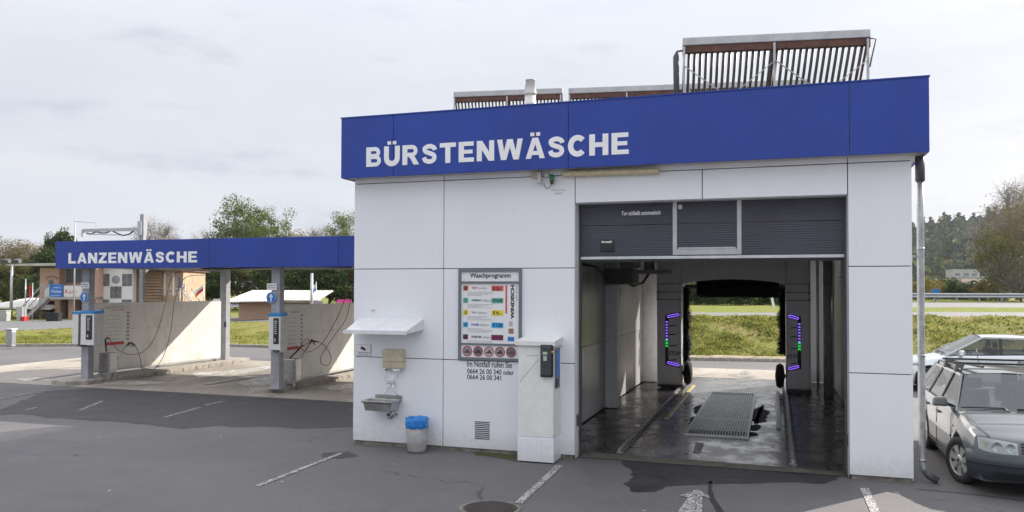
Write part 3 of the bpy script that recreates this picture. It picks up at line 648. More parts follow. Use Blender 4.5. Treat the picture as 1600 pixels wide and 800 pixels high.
# fascia ring, panels with joints
FX0, FX1, FYf, Z0, Z1 = -6.962, 1.967, 11.90, 4.50, 5.512
fa = MB(); xs = [FX0, -5.985, -3.014, .974, FX1]
for a, b in zip(xs, xs[1:]): fa.box((a+(.004 if a != FX0 else 0), FYf, Z0), (b-(.004 if b != FX1 else 0), FYf+.05, Z1), .004)
for ys in ((FYf+.05, 15.5), (15.51, 19.5), (19.51, BY+.1)):
    fa.box((FX0, ys[0], Z0), (FX0+.05, ys[1], Z1)); fa.box((FX1-.05, ys[0], Z0), (FX1, ys[1], Z1))
fa.box((FX0, BY+.11, Z0), (FX1, BY+.16, Z1)); fas = fa.build('fascia', 'blue_cladding', hall)
mb = MB(); mb.box((FX0+.05, FYf+.052, 4.6), (FX1-.05, FYf+.09, 5.4)); mb.box((FX0+.03, FYf+.05, 4.505), (FX1-.03, FY+.0, 4.53)); mb.box((WX1+.002, FY+.05, 4.505), (FX1-.05, BY, 4.53)); mb.build('soffit', 'light_grey_metal', hall)
mb = MB(); mb.box((FX0-.012, FYf-.012, Z1), (FX1+.012, FYf+.07, Z1+.018)); mb.box((FX0-.012, FYf+.07, Z1), (FX0+.07, BY+.15, Z1+.018)); mb.box((FX1-.07, FYf+.07, Z1), (FX1+.012, BY+.15, Z1+.018)); mb.build('coping', 'blue_cladding', hall)
sign_letters('BÜRSTENWÄSCHE', F(572.5, 250, FYf).x, F(982.5, 230, FYf).x, FYf-.0008, 4.672, .325, 'letter_white', fas)
# roller door, raised
DY = FY+.26; DZ0 = 3.10; DZS = 3.645
dr = MB()
for x0, x1 in ((OX0+.03, -1.495), (-1.43, -.545), (-.48, OX1-.03)):
    dr.box((x0, DY, DZ0+.06), (x1, DY+.05, DZS-.006), .004); dr.box((x0, DY, DZS+.006), (x1, DY+.05, OZ+.05), .004)
door = dr.build('sectional_door', 'door_panel', hall)
fr = MB(); fr.box((-1.495, DY-.015, DZ0+.07), (-1.43, DY+.05, OZ+.04)); fr.box((-.545, DY-.015, DZ0+.07), (-.48, DY+.05, OZ+.04)); fr.box((-1.43, DY-.013, DZ0+.07), (-.545, DY+.05, DZ0+.16)); fr.box((-1.41, DY-.02, DZ0+.155), (-.565, DY+.04, DZ0+.185))
fr.build('wicket_frame', 'light_grey_metal', door, bevel=.004)
mb = MB(); mb.box((OX0+.03, DY-.010, DZ0+.012), (OX1-.03, DY+.055, DZ0+.056), .004); mb.build('bottom_rail', 'aluminium', door)
mb = MB(); mb.box((OX0+.03, DY-.004, DZ0-.03), (OX1-.03, DY+.045, DZ0+.012)); mb.build('rubber_seal', 'rubber', door)
mb = MB(); p = F(938, 393, DY); q = F(960, 375, DY); mb.box((p.x, DY-.02, p.z), (q.x, DY-.002, q.z), .006); mb.box((p.x+.03, DY-.028, p.z+.02), (q.x-.03, DY-.02, p.z+.07)); h = mb.build('door_plate', 'black', door)
p = F(939, 380, DY-.02); text('Normstahl', .045, 'letter_white', door, (p.x+.01, DY-.024, p.z+.005), fit=.16, ex=.001, bold=.002)
mb = MB(); p = F(1063, 325, DY); mb.box((p.x-.03, DY-.03, p.z-.02), (p.x+.03, DY-.002, p.z+.05), .005); mb.build('door_sensor', 'light_grey_metal', door)
p = F(971, 336.5, DY); q = F(1032, 333, DY); text('Tor schließt automatisch', .09, 'letter_white', door, (p.x, DY-.005, p.z), fit=q.x-p.x, ex=.001, bold=.002)
# guide rails, bumpers and small fittings of the reveal
MB().box((OX0+.005, DY-.03, .02), (OX0+.03, DY+.1, OZ)).build('door_guide', 'dark_grey', hall); MB().box((OX1-.03, DY-.03, .02), (OX1-.005, DY+.1, OZ)).build('door_guide', 'dark_grey', hall)
MB().box((OX0+.004, FY+.08, .50), (OX0+.03, FY+.16, .68), .008).build('light_barrier', 'dark_grey', hall); MB().box((OX1-.03, FY+.08, .44), (OX1-.004, FY+.16, .60), .008).build('light_barrier', 'dark_grey', hall)
# vent, downpipe, wall knob
v = MB(); p, q = F(742, 658), F(765, 687)
for i in range(10):
    z = q.z+(p.z-q.z)*i/9.5; v.box((p.x, FY-.006, z), (q.x, FY+.004, z+.014))
v.build('vent', 'joint_dark', hall)
pp = MB(); pp.tube([(1.915, 12.33, 4.52), (1.915, 12.33, 4.16)], .062, 14); pp.build('pipe_collar', 'dark_grey', hall)
pp = MB(); pp.tube([(1.915, 12.33, 4.16), (1.915, 12.33, 3.5), (1.915, 12.33, .30), (1.925, 12.32, .20), (1.965, 12.30, .13)], [.047, .047, .047, .05, .052], 14)
for z in (3.2, 1.72, .28): pp.tube([(1.915, 12.33, z), (1.915, 12.33, z+.035)], .052, 14)
for z in (3.1, 1.6): pp.box((1.78, 12.32, z), (1.88, 12.34, z+.03))
dp = pp.build('downpipe', 'galvanised', hall)
pp = MB(); pp.tube([(1.95, 12.305, .16), (2.00, 12.29, .09), (2.10, 12.27, .035)], [.055, .055, .048], 12); pp.build('pipe_boot', 'dark_grey', dp)
mb = MB(); mb.lathe(F(675, 565, FY)+Vector((0, 0, .9)), [(.001, -.035), (.028, -.03), (.03, -.01), (.012, 0)], 12, ax=1, caps=False)
bpy.data.objects.remove(mb.build('wall_knob', 'white_metal', hall)) if False else mb.bm.free()
p = F(583, 483); mb = MB(); mb.lathe((p.x, FY, p.z), [(.002, -.04), (.03, -.034), (.033, -.012), (.014, 0)], 14, ax=1, caps=False); mb.build('wall_knob', 'white_metal', hall)
# things inside: motor housing, pipes and boxes high on the left
mb = MB(); mb.box((-3.55, 17.3, 2.75), (-2.95, 18.2, 3.10), .02); mb.build('motor_housing', 'dark_grey', hall)
mb = MB(); mb.box((-3.3, 19.5, 3.02), (-2.45, 20.2, 3.12)); mb.tube([(-2.95, 19.8, 3.12), (-2.95, 19.8, 3.9)], .13, 14); mb.box((-3.52, 19.0, 3.15), (-3.1, 19.4, 3.7)); mb.build('service_bracket', 'grey_paint', hall)
mb = MB(); mb.tube([(-3.35, 18.2, 2.85), (-3.2, 18.9, 2.72), (-3.05, 19.4, 2.80), (-2.95, 19.8, 3.05)], .03, 8); mb.tube([(-3.5, 17.5, 2.80), (-3.45, 17.0, 2.9), (-3.5, 16.2, 3.1), (-3.5, 13, 3.15)], .025, 8); mb.build('hose', 'rubber', hall)
mb = MB(); mb.box((-3.12, BY-.42, 0), (-3.02, BY-.12, 3.8)); mb.build('rear_reveal', 'inner_wall', hall)
for z_, h_ in ((1.72, .22), (1.35, .15), (1.02, .24)): MB().box((-3.14, 22.80, z_), (-3.02, 22.85, z_+h_), .01).build('switch_box', 'grey_paint', hall)
mb = MB(); mb.tube([(1.22, 21.2, 0), (1.22, 21.2, 3.6)], .11, 12); mb.build('service_pipe', 'grey_paint', hall); mb = MB(); mb.tube([(1.05, 22.6, 0), (1.05, 22.6, 3.6)], .04, 10); mb.build('service_pipe', 'grey_paint', hall)

# steel gantry rails and wheel guides on the floor
for x, lab in ((-2.40, 'left running rail of the gantry on the wet floor'), (.24, 'right running rail of the gantry on the wet floor')):
    t = thing('gantry_rail', lab, 'rail', (x, 12.85, .008), group='running rails of the gantry')
    mb = MB(); mb.box((x-.055, 12.85, .010), (x+.055, 24.2, .022)); mb.box((x-.018, 12.86, .022), (x+.018, 24.19, .055)); mb.box((x-.028, 12.86, .055), (x+.028, 24.19, .070)); mb.build('rail', 'galvanised', t)
    c0 = MB().box((x-.085, 12.95, .014), (x+.085, 13.0, .034)).build('rail_clamp', 'dark_grey', t)
    for k in range(1, 46): c = c0.copy(); COL.objects.link(c); c.parent = t; c.location = (0, k*.245, 0)
for x, y0, y1, lab in ((-2.10, 16.35, 22.2, 'yellow edged wheel guide beside the left rail'), (.045, 16.0, 21.6, 'worn wheel guide beside the right rail')):
    t = thing('wheel_guide', lab, 'wheel guide', (x, y0, .008), group='wheel guides')
    mb = MB(); mb.box((x-.04, y0, .011), (x+.04, y1, .05), .008); mb.build('guide_bar', 'galvanised', t)
    mb = MB(); mb.box((x-.042, y0+.02, .05), (x+.005, y1-.02, .056)); mb.build('painted_edge', 'yellow' if x < -1 else 'light_grey_metal', t)
# grate
t = thing('floor_grate', 'dark steel floor grate in the middle of the brush bay', 'grate', (-1.02, 18, .008))
for q_ in (((1170, 668), (1182, 664), (1190, 668), (1178, 674)), ((1166, 676), (1178, 677), (1182, 681), (1170, 682)), ((1080, 655), (1086, 652), (1082, 662), (1074, 664))): sheet('puddle', gp(*q_), .0125, 'puddle', .08, q_[0][0], .025)
mb = MB(); gx0, gx1, gy0, gy1 = -1.53, -.50, 14.75, 20.95
mb.box((gx0-.04, gy0, .012), (gx0, gy1, .052)); mb.box((gx1, gy0, .012), (gx1+.04, gy1, .052)); mb.box((gx0, gy0, .012), (gx1, gy0+.03, .05)); mb.box((gx0, gy1-.03, .012), (gx1, gy1, .05)); mb.box((gx0, 16.55, .012), (gx1, 16.64, .054)); mb.build('frame', 'light_grey_metal', t)
mb = MB()
for i in range(21):
    x = gx0+(gx1-gx0)*(i+.5)/21; mb.box((x-.009, gy0+.03, .014), (x+.009, gy1-.03, .050))
for y in [gy0+.55+k*.15 for k in range(9)]+[16.75+k*.15 for k in range(25)]: mb.box((gx0, y, .03), (gx1, y+.045, .049))
mb.build('bars', 'galvanised', t)
mb = MB(); mb.poly([(gx0, gy0, .0105), (gx1, gy0, .0105), (gx1, gy1, .0105), (gx0, gy1, .0105)]); mb.build('pit', 'black', t)

# ---- gantry washing machine
gy = 21.6
t = thing('wash_gantry', 'grey brush wash gantry with violet light strips spanning the bay', 'car wash machine', (-1.06, gy, 0))
for x0, x1, sgn in ((-3.03, -2.37, 1), (.24, .84, -1)):
    mb = MB(); mb.box((x0, gy, .10), (x1, gy+.75, 3.6), .05); c = mb.build('column', 'gantry_shell', t)
    mb = MB(); mb.box((x0+.02, gy+.02, .03), (x1+.02, gy+.7, .10)); mb.build('base', 'dark_grey', c)
    mb = MB()
    for z in (2.36, 2.56, 2.78): mb.box((x0-.002, gy-.003, z), (x1+.002, gy+.02, z+.016))
    for k in range(8): mb.box((x0+.0 if sgn > 0 else x1-.06, gy-.004, 2.38+k*.05), (x0+.06 if sgn > 0 else x1-.0, gy+.01, 2.395+k*.05))
    mb.build('seam', 'joint_dark', c)
    # light frame: bracket shape open towards the car
    xi, xo = (x1-.05, x0+.26) if sgn > 0 else (x0+.05, x1-.26)
    bar = MB(); yv = gy-.012
    def flat(pts, off=.010): bar.prism([(p[0], yv+off, p[1]) for p in pts], (0, -.008-0*off, 0))
    za, zb = 2.02, .62
    flat([(xo-sgn*.03, zb+.02), (xo-sgn*.03, za-.06), (xi, za+.02), (xi, za-.09), (xo+sgn*.055, za-.17), (xo+sgn*.055, zb+.13), (xi, zb+.05), (xi, zb-.06)])
    bar.build('light_frame', 'black', c)
    led = MB()
    def loop(a, b, w):
        a = Vector((a[0], gy-.02, a[1])); b = Vector((b[0], gy-.02, b[1])); d = (b-a).normalized(); n = Vector((-d.z, 0, d.x))*w
        led.tube([a-n, b-n, b-n*.3+d*w*.8, b+n*.3+d*w*.8, b+n, a+n, a+n*.3-d*w*.8, a-n*.3-d*w*.8, a-n], .0085, 6)
    loop((xo+sgn*.05, za-.105), (xi-sgn*.04, za-.045), .026); loop((xo+sgn*.05, zb+.075), (xi-sgn*.04, zb+.015), .026)
    for k in range(7): led.box((xo-sgn*.016, gy-.022, za-.26-k*.075), (xo+sgn*.040, gy-.014, za-.235-k*.075))
    led.build('violet_light', 'led_violet', c)
    arr = MB()
    for k in range(3):
        z = 1.10+k*.075; xm = xo+sgn*.012
        arr.prism([(xm-.032, gy-.016, z), (xm, gy-.016, z+.035), (xm+.032, gy-.016, z), (xm+.032, gy-.016, z+.028), (xm, gy-.016, z+.063), (xm-.032, gy-.016, z+.028)], (0, -.006, 0))
    arr.build('green_arrow', 'led_green', c)
    text('STOP', .13, 'ink', c, (min(xi, xo)+(.075 if sgn > 0 else -.01), gy-.006, .90), fit=.30, bold=.003, ex=.001)
    for z in (1.65, 1.42, 1.12, .74):
        mb = MB(); mb.prism([(min(xi, xo)+.07, gy-.006, z), (max(xi, xo)-.08, gy-.006, z+.02), (max(xi, xo)-.08, gy-.006, z+.045), (min(xi, xo)+.07, gy-.006, z+.03)], (0, -.002, 0)); mb.build('pictogram', 'dark_grey', c)
    # side brush behind the column, and the wheel brush in front of it
    bx = (x1+.10) if sgn > 0 else (x0-.10)
    V = []; Fc = []
    for i in range(2600):
        a = random.random()*6.28; z = random.uniform(.65 if sgn > 0 else 1.0, 2.75); ln = random.uniform(.08, .19)*(1-.25*math.sin(z*9)); wz = .022
        c0 = Vector((bx-sgn*.04, gy+.55, z)); d = Vector((math.cos(a), math.sin(a), -.25)); s2 = Vector((-math.sin(a), math.cos(a), 0))*.02
        k = len(V); V += [tuple(c0-s2), tuple(c0+s2), tuple(c0+d*ln+s2*.6+Vector((0, 0, -wz))), tuple(c0+d*ln-s2*.6-Vector((0, 0, wz)))]; Fc.append((k, k+1, k+2, k+3))
    o = arrays('side_brush', V-np.array(wl(t)), Fc, 'brush_black', t); o.data.materials.append(MAT['brush_blue'])
    if sgn > 0:
        mi = np.array([1 if V[f[0]][2] < 1.5 and random.random() < .3 else 0 for f in Fc], dtype=np.int32); o.data.polygons.foreach_set('material_index', mi)
    mb = MB(); wx = (x1+.14) if sgn > 0 else (x0-.14)
    mb.lathe((wx, gy+.2, .42), [(.05, -.12), (.27, -.09), (.33, 0), (.27, .09), (.05, .12)], 20, ax=0); wb = mb.build('wheel_brush', 'brush_black', t)
    mb = MB(); mb.tube([(x1-.02 if sgn > 0 else x0+.02, gy+.2, .42), (wx, gy+.2, .42)], .045, 10); mb.build('brush_axle', 'dark_grey', wb)
mb = MB(); xa, xb = -2.375, .245; zt = 3.58
pts = [(xa, gy+.06, zt), (xb, gy+.06, zt), (xb, gy+.06, 2.78)]+[(xb-(xb-xa)*u, gy+.06, 2.78+.13*math.sin(math.pi*u)**.7) for u in [k/14 for k in range(1, 14)]]+[(xa, gy+.06, 2.78)]
mb.prism(pts, (0, .6, 0)); mb.build('crossbeam', 'gantry_shell', t)
V = []; Fc = []
for i in range(5200):
    a = random.random()*6.28; x = random.uniform(-1.98, .06); ln = random.uniform(.20, .30)
    c0 = Vector((x, gy+.35, 2.72)); d = Vector((0, math.cos(a), math.sin(a))); s2 = Vector((.022, 0, 0)); d2 = Vector((random.gauss(0, .05), 0, 0))
    k = len(V); V += [tuple(c0-s2), tuple(c0+s2), tuple(c0+(d+d2)*ln+s2), tuple(c0+(d+d2)*ln-s2)]; Fc.append((k, k+1, k+2, k+3))
arrays('top_brush', V-np.array(wl(t)), Fc, 'brush_black', t)
mb = MB(); mb.tube([(-2.3, gy+.35, 2.72), (.2, gy+.35, 2.72)], .05, 10); mb.build('brush_shaft', 'dark_grey', t)

# ================================================================== ROOF: collectors and flue
def collector(name, label, cx, cy, cz, width, length, tilt, rz, posts, nt_, braces=False, drop=.5):
    """evacuated tube solar collector seen from behind: header box on top, tubes sloping away"""
    t = thing(name, label, 'solar collector', (cx, cy, cz), rz, 'solar collectors on the flat roof')
    dz, dy = math.sin(tilt), math.cos(tilt)
    w2 = width/2
    mb = MB(); mb.box((-w2, -.07, -.035), (w2, .09, .10), .012); mb.build('header_box', 'light_grey_metal', t, local=True)
    mb = MB(); mb.box((-w2, -.05, -.15), (w2, .05, -.037), .006)
    for k in (-1, 0, 1): mb.box((k*(w2-.02)-.018, -.062, -.19), (k*(w2-.02)+.018, .06, .02))
    mb.build('manifold', 'rust', t, local=True)
    tb = MB(); pitch = (width-.12)/nt_
    for i in range(nt_):
        x = -w2+.06+pitch*(i+.5); tb.tube([(x, .0, -.12), (x, dy*length, -.12-dz*length)], pitch*.27, 8)
    tb.build('tubes', 'tube_dark', t, local=True)
    fr_ = MB()
    for k in (-1, 0, 1):
        x = k*(w2-.03); fr_.beam((x, .03, -.10), (x, dy*length+.02, -.12-dz*length), .035, .03)
    fr_.beam((-w2, dy*length, -.14-dz*length), (w2, dy*length, -.14-dz*length), .05, .05); fr_.build('rear_frame', 'rust_frame', t, local=True)
    for k in (-1, 0, 1):
        x = k*(w2-.03)-.01; mb = MB(); mb.beam((x, -.05, -.05), (x, -.05, -drop), .035, .03); mb.build('post', 'light_grey_metal', t, local=True)
    if braces:
        mb = MB(); zt_ = -.35 
        for a, b in (((-w2+.02, zt_-.03), (-w2*.5, -.93)), ((-w2*.5, -.93), (0, zt_)), ((0, zt_), (w2*.5, -.93)), ((w2*.5, -.93), (w2-.02, zt_-.03))): mb.beam((a[0], -.085, a[1]), (b[0], -.085, b[1]), .012, .028, (0, 1, 0))
        mb.build('brace', 'light_grey_metal', t, local=True)
        mb = MB(); mb.tube([(-w2-.0, 0, -.10), (-w2-.09, 0, -.11), (-w2-.11, 0, -.2), (-w2-.09, -.02, -1.6)], [.016, .018, .05, .05], 10); mb.build('insulated_pipe', 'dark_grey', t, local=True)
        mb = MB(); mb.tube([(w2, 0, -.03), (w2+.1, 0, -.05), (w2+.03, 0, -.35), (w2, 0, -.5)], .012, 8); mb.build('vent_pipe', 'dark_grey', t, local=True)
    return t
tilt = R(52)
a9 = R(9)
p = F(1210, 61.5, 13.75); collector('solar_collector', 'large tube collector highest on the roof above the bay door', p.x, 13.75, p.z-.02, 2.95, 1.9, R(48), a9, 3, 30, True, 1.9)
p = F(793.5, 146.5, 18); collector('solar_collector', 'small tube collector behind the flue, leftmost on the roof', p.x, 18, p.z-.02, 2.62, 2.0, R(58), a9, 3, 30, drop=2.3)
p = F(980, 140.5, 18.4); collector('solar_collector', 'small tube collector in the middle of the roof, right of the flue', p.x, 18.4, p.z-.02, 2.72, 2.0, R(58), a9, 3, 30, drop=2.3)
p = F(1170, 133.5, 18.9); collector('solar_collector', 'far tube collector half hidden behind the large one on the roof', p.x, 18.9, p.z-.02, 2.68, 2.0, R(58), a9, 3, 30, drop=2.3)
t = thing('roof_flue', 'pale capped metal flue standing on the roof', 'flue', (-4.57, 15, 5.02))
mb = MB(); mb.lathe((-4.57, 15, 0), [(.112, 5.0), (.112, 6.24), (.118, 6.25), (.118, 6.29), (.108, 6.30), (.108, 6.46)], 20); mb.build('stack', 'cream', t)
mb = MB(); mb.lathe((-4.57, 15, 0), [(.122, 6.455), (.122, 6.50), (.085, 6.745), (.10, 6.745), (.10, 6.755)], 20); mb.build('cap', 'cream', t)

# ================================================================== CANOPY WITH LANCE BAYS
CY, CZ0, CZ1, CX0 = 17.0, 3.165, 3.905, -18.83
can = thing('wash_canopy', 'long low steel canopy over the lance bays with a blue fascia lettered LANZENWÄSCHE', 'canopy', (-13, 20, 0))
mb = MB(); xs = [CX0, -17.81, -13.74, -10.0, -6.98]
for a, b in zip(xs, xs[1:]): mb.box((a+(.004 if a != CX0 else 0), CY, CZ0), (b-.004, CY+.05, CZ1), .004)
cf = mb.build('fascia', 'blue_cladding', can)
mb = MB(); mb.box((CX0, CY+.055, CZ0+.05), (CX0+.05, 24.35, CZ1-.02)); mb.box((CX0, 24.351, CZ0+.16), (-6.98, 24.40, CZ1-.1)); mb.build('edge_trim', 'grey_paint', can)
p = F(107, 412, CY); q = F(308, 412, CY); sign_letters('LANZENWÄSCHE', p.x, q.x, CY-.0008, p.z+.005, .285, 'letter_white', cf)
mb = MB(); mb.box((CX0+.05, CY+.05, 3.42), (-6.9, 24.35, 3.50)); mb.build('roof', 'grey_paint', can)
mb = MB()
for y in (17.22, 19.0, 20.8, 22.6, 24.1): mb.box((CX0+.06, y-.05, 3.28), (-6.9, y+.05, 3.41))
for x in (-18.2, -16.6, -15.1, -13.6, -12.0, -10.4, -8.8): mb.box((x-.04, 17.3, 3.30), (x+.04, 24.0, 3.40))
mb.build('roof_beam', 'grey_paint', can)
for x, y in ((-18.18, 17.5), (-11.93, 17.35)):
    mb = MB(); mb.box((x-.125, y-.10, .10), (x+.125, y+.10, 3.3), .012); mb.box((x-.17, y-.14, .118), (x+.17, y+.14, .135)); mb.build('post', 'grey_paint', can)
for x, y in ((-18.50, 23.75), (-12.45, 23.75)):
    mb = MB(); mb.box((x-.13, y-.12, .1), (x+.13, y+.12, 3.3), .01); mb.build('post', 'grey_paint', can)
mb = MB(); mb.box((-18.42, 23.60, 1.26), (-18.35, 23.64, 1.45), .01); mb.build('switch_box', 'black', can)
mb = MB(); mb.box((-19.18, 20.44, .1), (-19.04, 20.56, 4.98)); mb.build('mast', 'grey_paint', can)
a = F(221, 358, 20.5); b = F(130, 365, 20.5); b2 = F(131, 361, 20.5)
mb = MB(); mb.beam(a+Vector((0, 0, -.0)), b+Vector((0, 0, .10)), .07, .10); mb.beam(b+Vector((0, 0, .12)), b+Vector((0, 0, -.10)), .07, .08); mb.beam(a+Vector((-.7, 0, -.18)), b+Vector((.2, 0, -.02)), .03, .03); mb.box((a.x-.05, 20.38, a.z-.2), (a.x+.10, 20.62, a.z+.25)); mb.build('boom', 'light_grey_metal', can)
mb = MB(); pr = [F(*q, 20.5) for q in ((135, 364), (142, 366), (150, 362), (158, 364), (166, 364), (174, 360), (182, 364), (192, 368), (202, 366), (211, 359))]; mb.tube(pr, .022, 6); mb.build('boom_cable', 'black', can)
# ceiling booms and feed pipes
mb = MB(); mb.tube([(-17.8, 20.2, 3.24), (-15.4, 20.0, 3.22), (-13.0, 18.6, 3.22)], .025, 6); mb.tube([(-12.2, 18.2, 3.24), (-10.2, 19.6, 3.20), (-8.0, 18.9, 3.22)], .025, 6); mb.tube([(-16.9, 17.3, 3.24), (-14.0, 17.6, 3.20), (-12, 17.8, 3.24)], .03, 6); mb.tube([(-11.7, 17.5, 3.24), (-9.5, 17.7, 3.18), (-7, 17.6, 3.24)], .03, 6)
mb.tube([F(p[0], p[1], 17.9) for p in ((323, 425), (324, 440), (328, 470), (330, 495))], .012, 6) if False else None
mb.build('feed_pipe', 'black', can)
mb = MB()
for x, y in ((-16.2, 18.8), (-9.8, 18.6)): mb.box((x-.7, y-.08, 3.17), (x+.7, y+.08, 3.26), .01)
mb.build('strip_light', 'cream', can)

# kerb islands
def island(name, pts, z0, h, mat):
    P = [Vector((*p, z0)) for p in pts]; mb = MB(); mb.prism(P, (0, 0, h)); o = mb.build(name, mat, local=True, bevel=.02); o['kind'] = 'structure'; return o
island('kerb_island', [(-18.75, 16.85), (-18.1, 16.75), (-17.72, 17.1), (-17.78, 18.5), (-18.05, 24.6), (-18.95, 24.6)], -.02, .14, 'concrete')
island('kerb_island', [(-12.72, 17.3), (-12.45, 17.18), (-12.15, 17.3), (-11.9, 17.7), (-11.88, 18.4), (-12.0, 24.6), (-12.72, 24.6)], -.02, .14, 'concrete')
for k in range(2):
    mb = MB(); x0 = (-17.77, -11.87)[k]
    for i in range(9): mb.box((x0-.012*i*(1 if k == 0 else .5)-.02, 18.4+i*.62, .0), (x0-.012*i*(1 if k == 0 else .5)+.004, 18.97+i*.62, .123), .008)
    o = mb.build('kerb_stones', 'concrete', local=True); o['kind'] = 'structure'

# partition walls
def partition(label, a, b, ztop, seam, splits, n):
    t = thing('partition_wall', label, 'partition wall', (*a, 0), math.atan2(b[1]-a[1], b[0]-a[0]), 'partition walls between the lance bays'); ln = math.dist(a, b)
    mb = MB(); cuts = [0]+splits+[ln]
    for u, v_ in zip(cuts, cuts[1:]):
        for z0, z1 in ((.22, seam), (seam, ztop)): mb.box((u+.004, -.03, z0+.004), (v_-.004, .03, z1-.004), .003)
    mb.build('panel', 'grimy_white', t, local=True)
    mb = MB(); mb.box((.02, -.02, .2), (ln-.02, .02, ztop-.02)); mb.box((0, -.035, ztop-.004), (ln, .035, ztop+.012)); mb.box((0, -.035, .18), (ln, .035, .22)); mb.build('frame', 'light_grey_metal', t, local=True)
    mb = MB()
    for u in (.25, ln*.5, ln-.25): mb.box((u-.04, -.03, .11), (u+.04, .03, .2))
    mb.build('foot', 'dark_grey', t, local=True)
    return t
w1 = partition('white partition wall between left and middle lance bays', (-18.82, 17.95), (-18.42, 23.4), 2.185, 1.40, [3.6], 0)
w2 = partition('white partition wall beside the middle bay, with looped blue hose', (-12.28, 17.75), (-12.28, 23.5), 2.185, 1.42, [3.0], 0)

# ================================================================== THINGS ON AND BY THE WHITE FACADE
t = thing('canopy_shelf', 'small white metal shelf with sloping top, fixed above the towel dispenser', 'shelf', (-6.1, FY, 1.93))
x0, x1, z0, z1 = -6.43, -5.545, 1.935, 2.145
mb = MB()
mb.hexa([(-6.72, FY-.52, 1.915), (-5.62, FY-.52, 1.915), (x1, FY-.002, 1.955), (x0-.38, FY-.002, 1.955), (-6.72, FY-.52, 1.955), (-5.62, FY-.52, 1.955), (x1, FY-.002, z1), (x0-.30, FY-.002, z1)])
mb.build('shelf', 'white_metal', t, bevel=.006)
mb = MB(); mb.box((-6.745, FY-.535, 1.905), (-5.60, FY-.522, 1.965)); mb.build('front_lip', 'white_metal', t)
# camera notice
t = thing('camera_notice', 'small white sign with a camera symbol at the left edge of the facade', 'sign', (-6.73, FY, 1.5))
p, q = F(556.5, 555), F(580, 538.5); mb = MB(); mb.box((p.x, FY-.008, p.z), (q.x, FY-.001, q.z)); b_ = mb.build('plate', 'ink_grey', t)
mb = MB(); mb.box((p.x+.006, FY-.011, p.z+.006), (q.x-.006, FY-.0085, q.z-.006)); b_ = mb.build('board', 'sign_white', t)
cx, cz = (p.x+q.x)/2, (p.z+q.z)/2+.02
mb = MB(); yv = FY-.0115; mb.prism([(cx-.055, yv, cz+.0), (cx+.02, yv, cz-.03), (cx+.04, yv, cz+.01), (cx-.04, yv, cz+.045)], (0, -.002, 0)); mb.prism([(cx+.018, yv, cz-.03), (cx+.05, yv, cz-.025), (cx+.05, yv, cz-.012), (cx+.03, yv, cz+.0)], (0, -.002, 0)); mb.build('camera_symbol', 'ink', b_)
text('Videoüberwachung', .03, 'ink', b_, (p.x+.025, yv, p.z+.045), fit=q.x-p.x-.05, ex=.001, name='lettering')
text('überwacht', .028, 'ink', b_, (p.x+.05, yv, p.z+.018), fit=q.x-p.x-.10, ex=.001, name='lettering')
# towel dispenser
t = thing('towel_dispenser', 'beige paper towel dispenser on the wall above the steel sink', 'dispenser', (-6.05, FY, 1.32))
p, q = F(603, 574), F(634, 546); xa, xb, za, zb = p.x, q.x, p.z, q.z
mb = MB(); mb.box((xa, FY-.14, za+.11), (xb, FY-.001, zb), .014); mb.build('cover', 'cream' if False else 'beige', t)
mb = MB(); mb.hexa([(xa+.004, FY-.12, za), (xb-.004, FY-.12, za), (xb-.004, FY-.002, za), (xa+.004, FY-.002, za), (xa+.004, FY-.138, za+.108), (xb-.004, FY-.138, za+.108), (xb-.004, FY-.002, za+.108), (xa+.004, FY-.002, za+.108)]); mb.build('lower_tray', 'beige', t, bevel=.008)
mb = MB(); mb.prism([(xa+.14, FY-.09, za), (xb-.04, FY-.09, za), (xb-.06, FY-.11, za-.035), (xa+.2, FY-.11, za-.05)], (0, .003, 0)); mb.build('paper_towel', 'sign_white', t)
# sink
t = thing('wall_sink', 'small stainless steel utility sink fixed to the white facade', 'sink', (-6.15, FY, .62))
sx0, sx1, st, dp_ = -6.50, -5.93, .80, .36
mb = MB(); yv = FY-dp_
def rect(x0, x1, y0, y1, z): return [(x0, y0, z), (x1, y0, z), (x1, y1, z), (x0, y1, z)]
rs = [rect(sx0+.05, sx1-.05, yv+.04, FY-.05, st-.17), rect(sx0+.03, sx1-.03, yv+.02, FY-.03, st-.05), rect(sx0, sx1, yv-.015, FY-.003, st-.02), rect(sx0, sx1, yv-.015, FY-.003, st), rect(sx0+.045, sx1-.045, yv+.03, FY-.06, st+.0), rect(sx0+.065, sx1-.065, yv+.06, FY-.08, st-.155)]
V_ = [[mb.bm.verts.new(p) for p in r_] for r_ in rs]
for a, b in zip(V_, V_[1:]):
    for k in range(4): mb.bm.faces.new((a[k], a[(k+1) % 4], b[(k+1) % 4], b[k]))
mb.bm.faces.new(V_[0][::-1]); mb.bm.faces.new(V_[-1]); mb.build('basin', 'stainless', t, bevel=.008)
mb = MB(); mb.box((sx0+.08, FY-.02, st), (sx1+.005, FY-.002, st+.065), .004); mb.build('splashback', 'stainless', t)
mb = MB(); mb.tube([(-6.03, FY-.16, st-.17), (-6.03, FY-.16, st-.25), (-6.05, FY-.16, st-.29), (-6.10, FY-.15, st-.29), (-6.12, FY-.13, st-.24)], .03, 10); mb.tube([(-6.03, FY-.16, st-.26), (-6.03, FY, st-.26)], .022, 8); mb.build('drain_trap', 'stainless', t)
mb = MB(); mb.box((sx1-.1, FY-.12, st-.15), (sx1-.07, FY-.003, st-.02)); mb.build('bracket', 'stainless', t)
t = thing('wall_tap', 'steel wall tap with a bent pipe loop above the sink', 'tap', (-6.12, FY, .9))
mb = MB(); yv = FY-.06; zc = 1.06
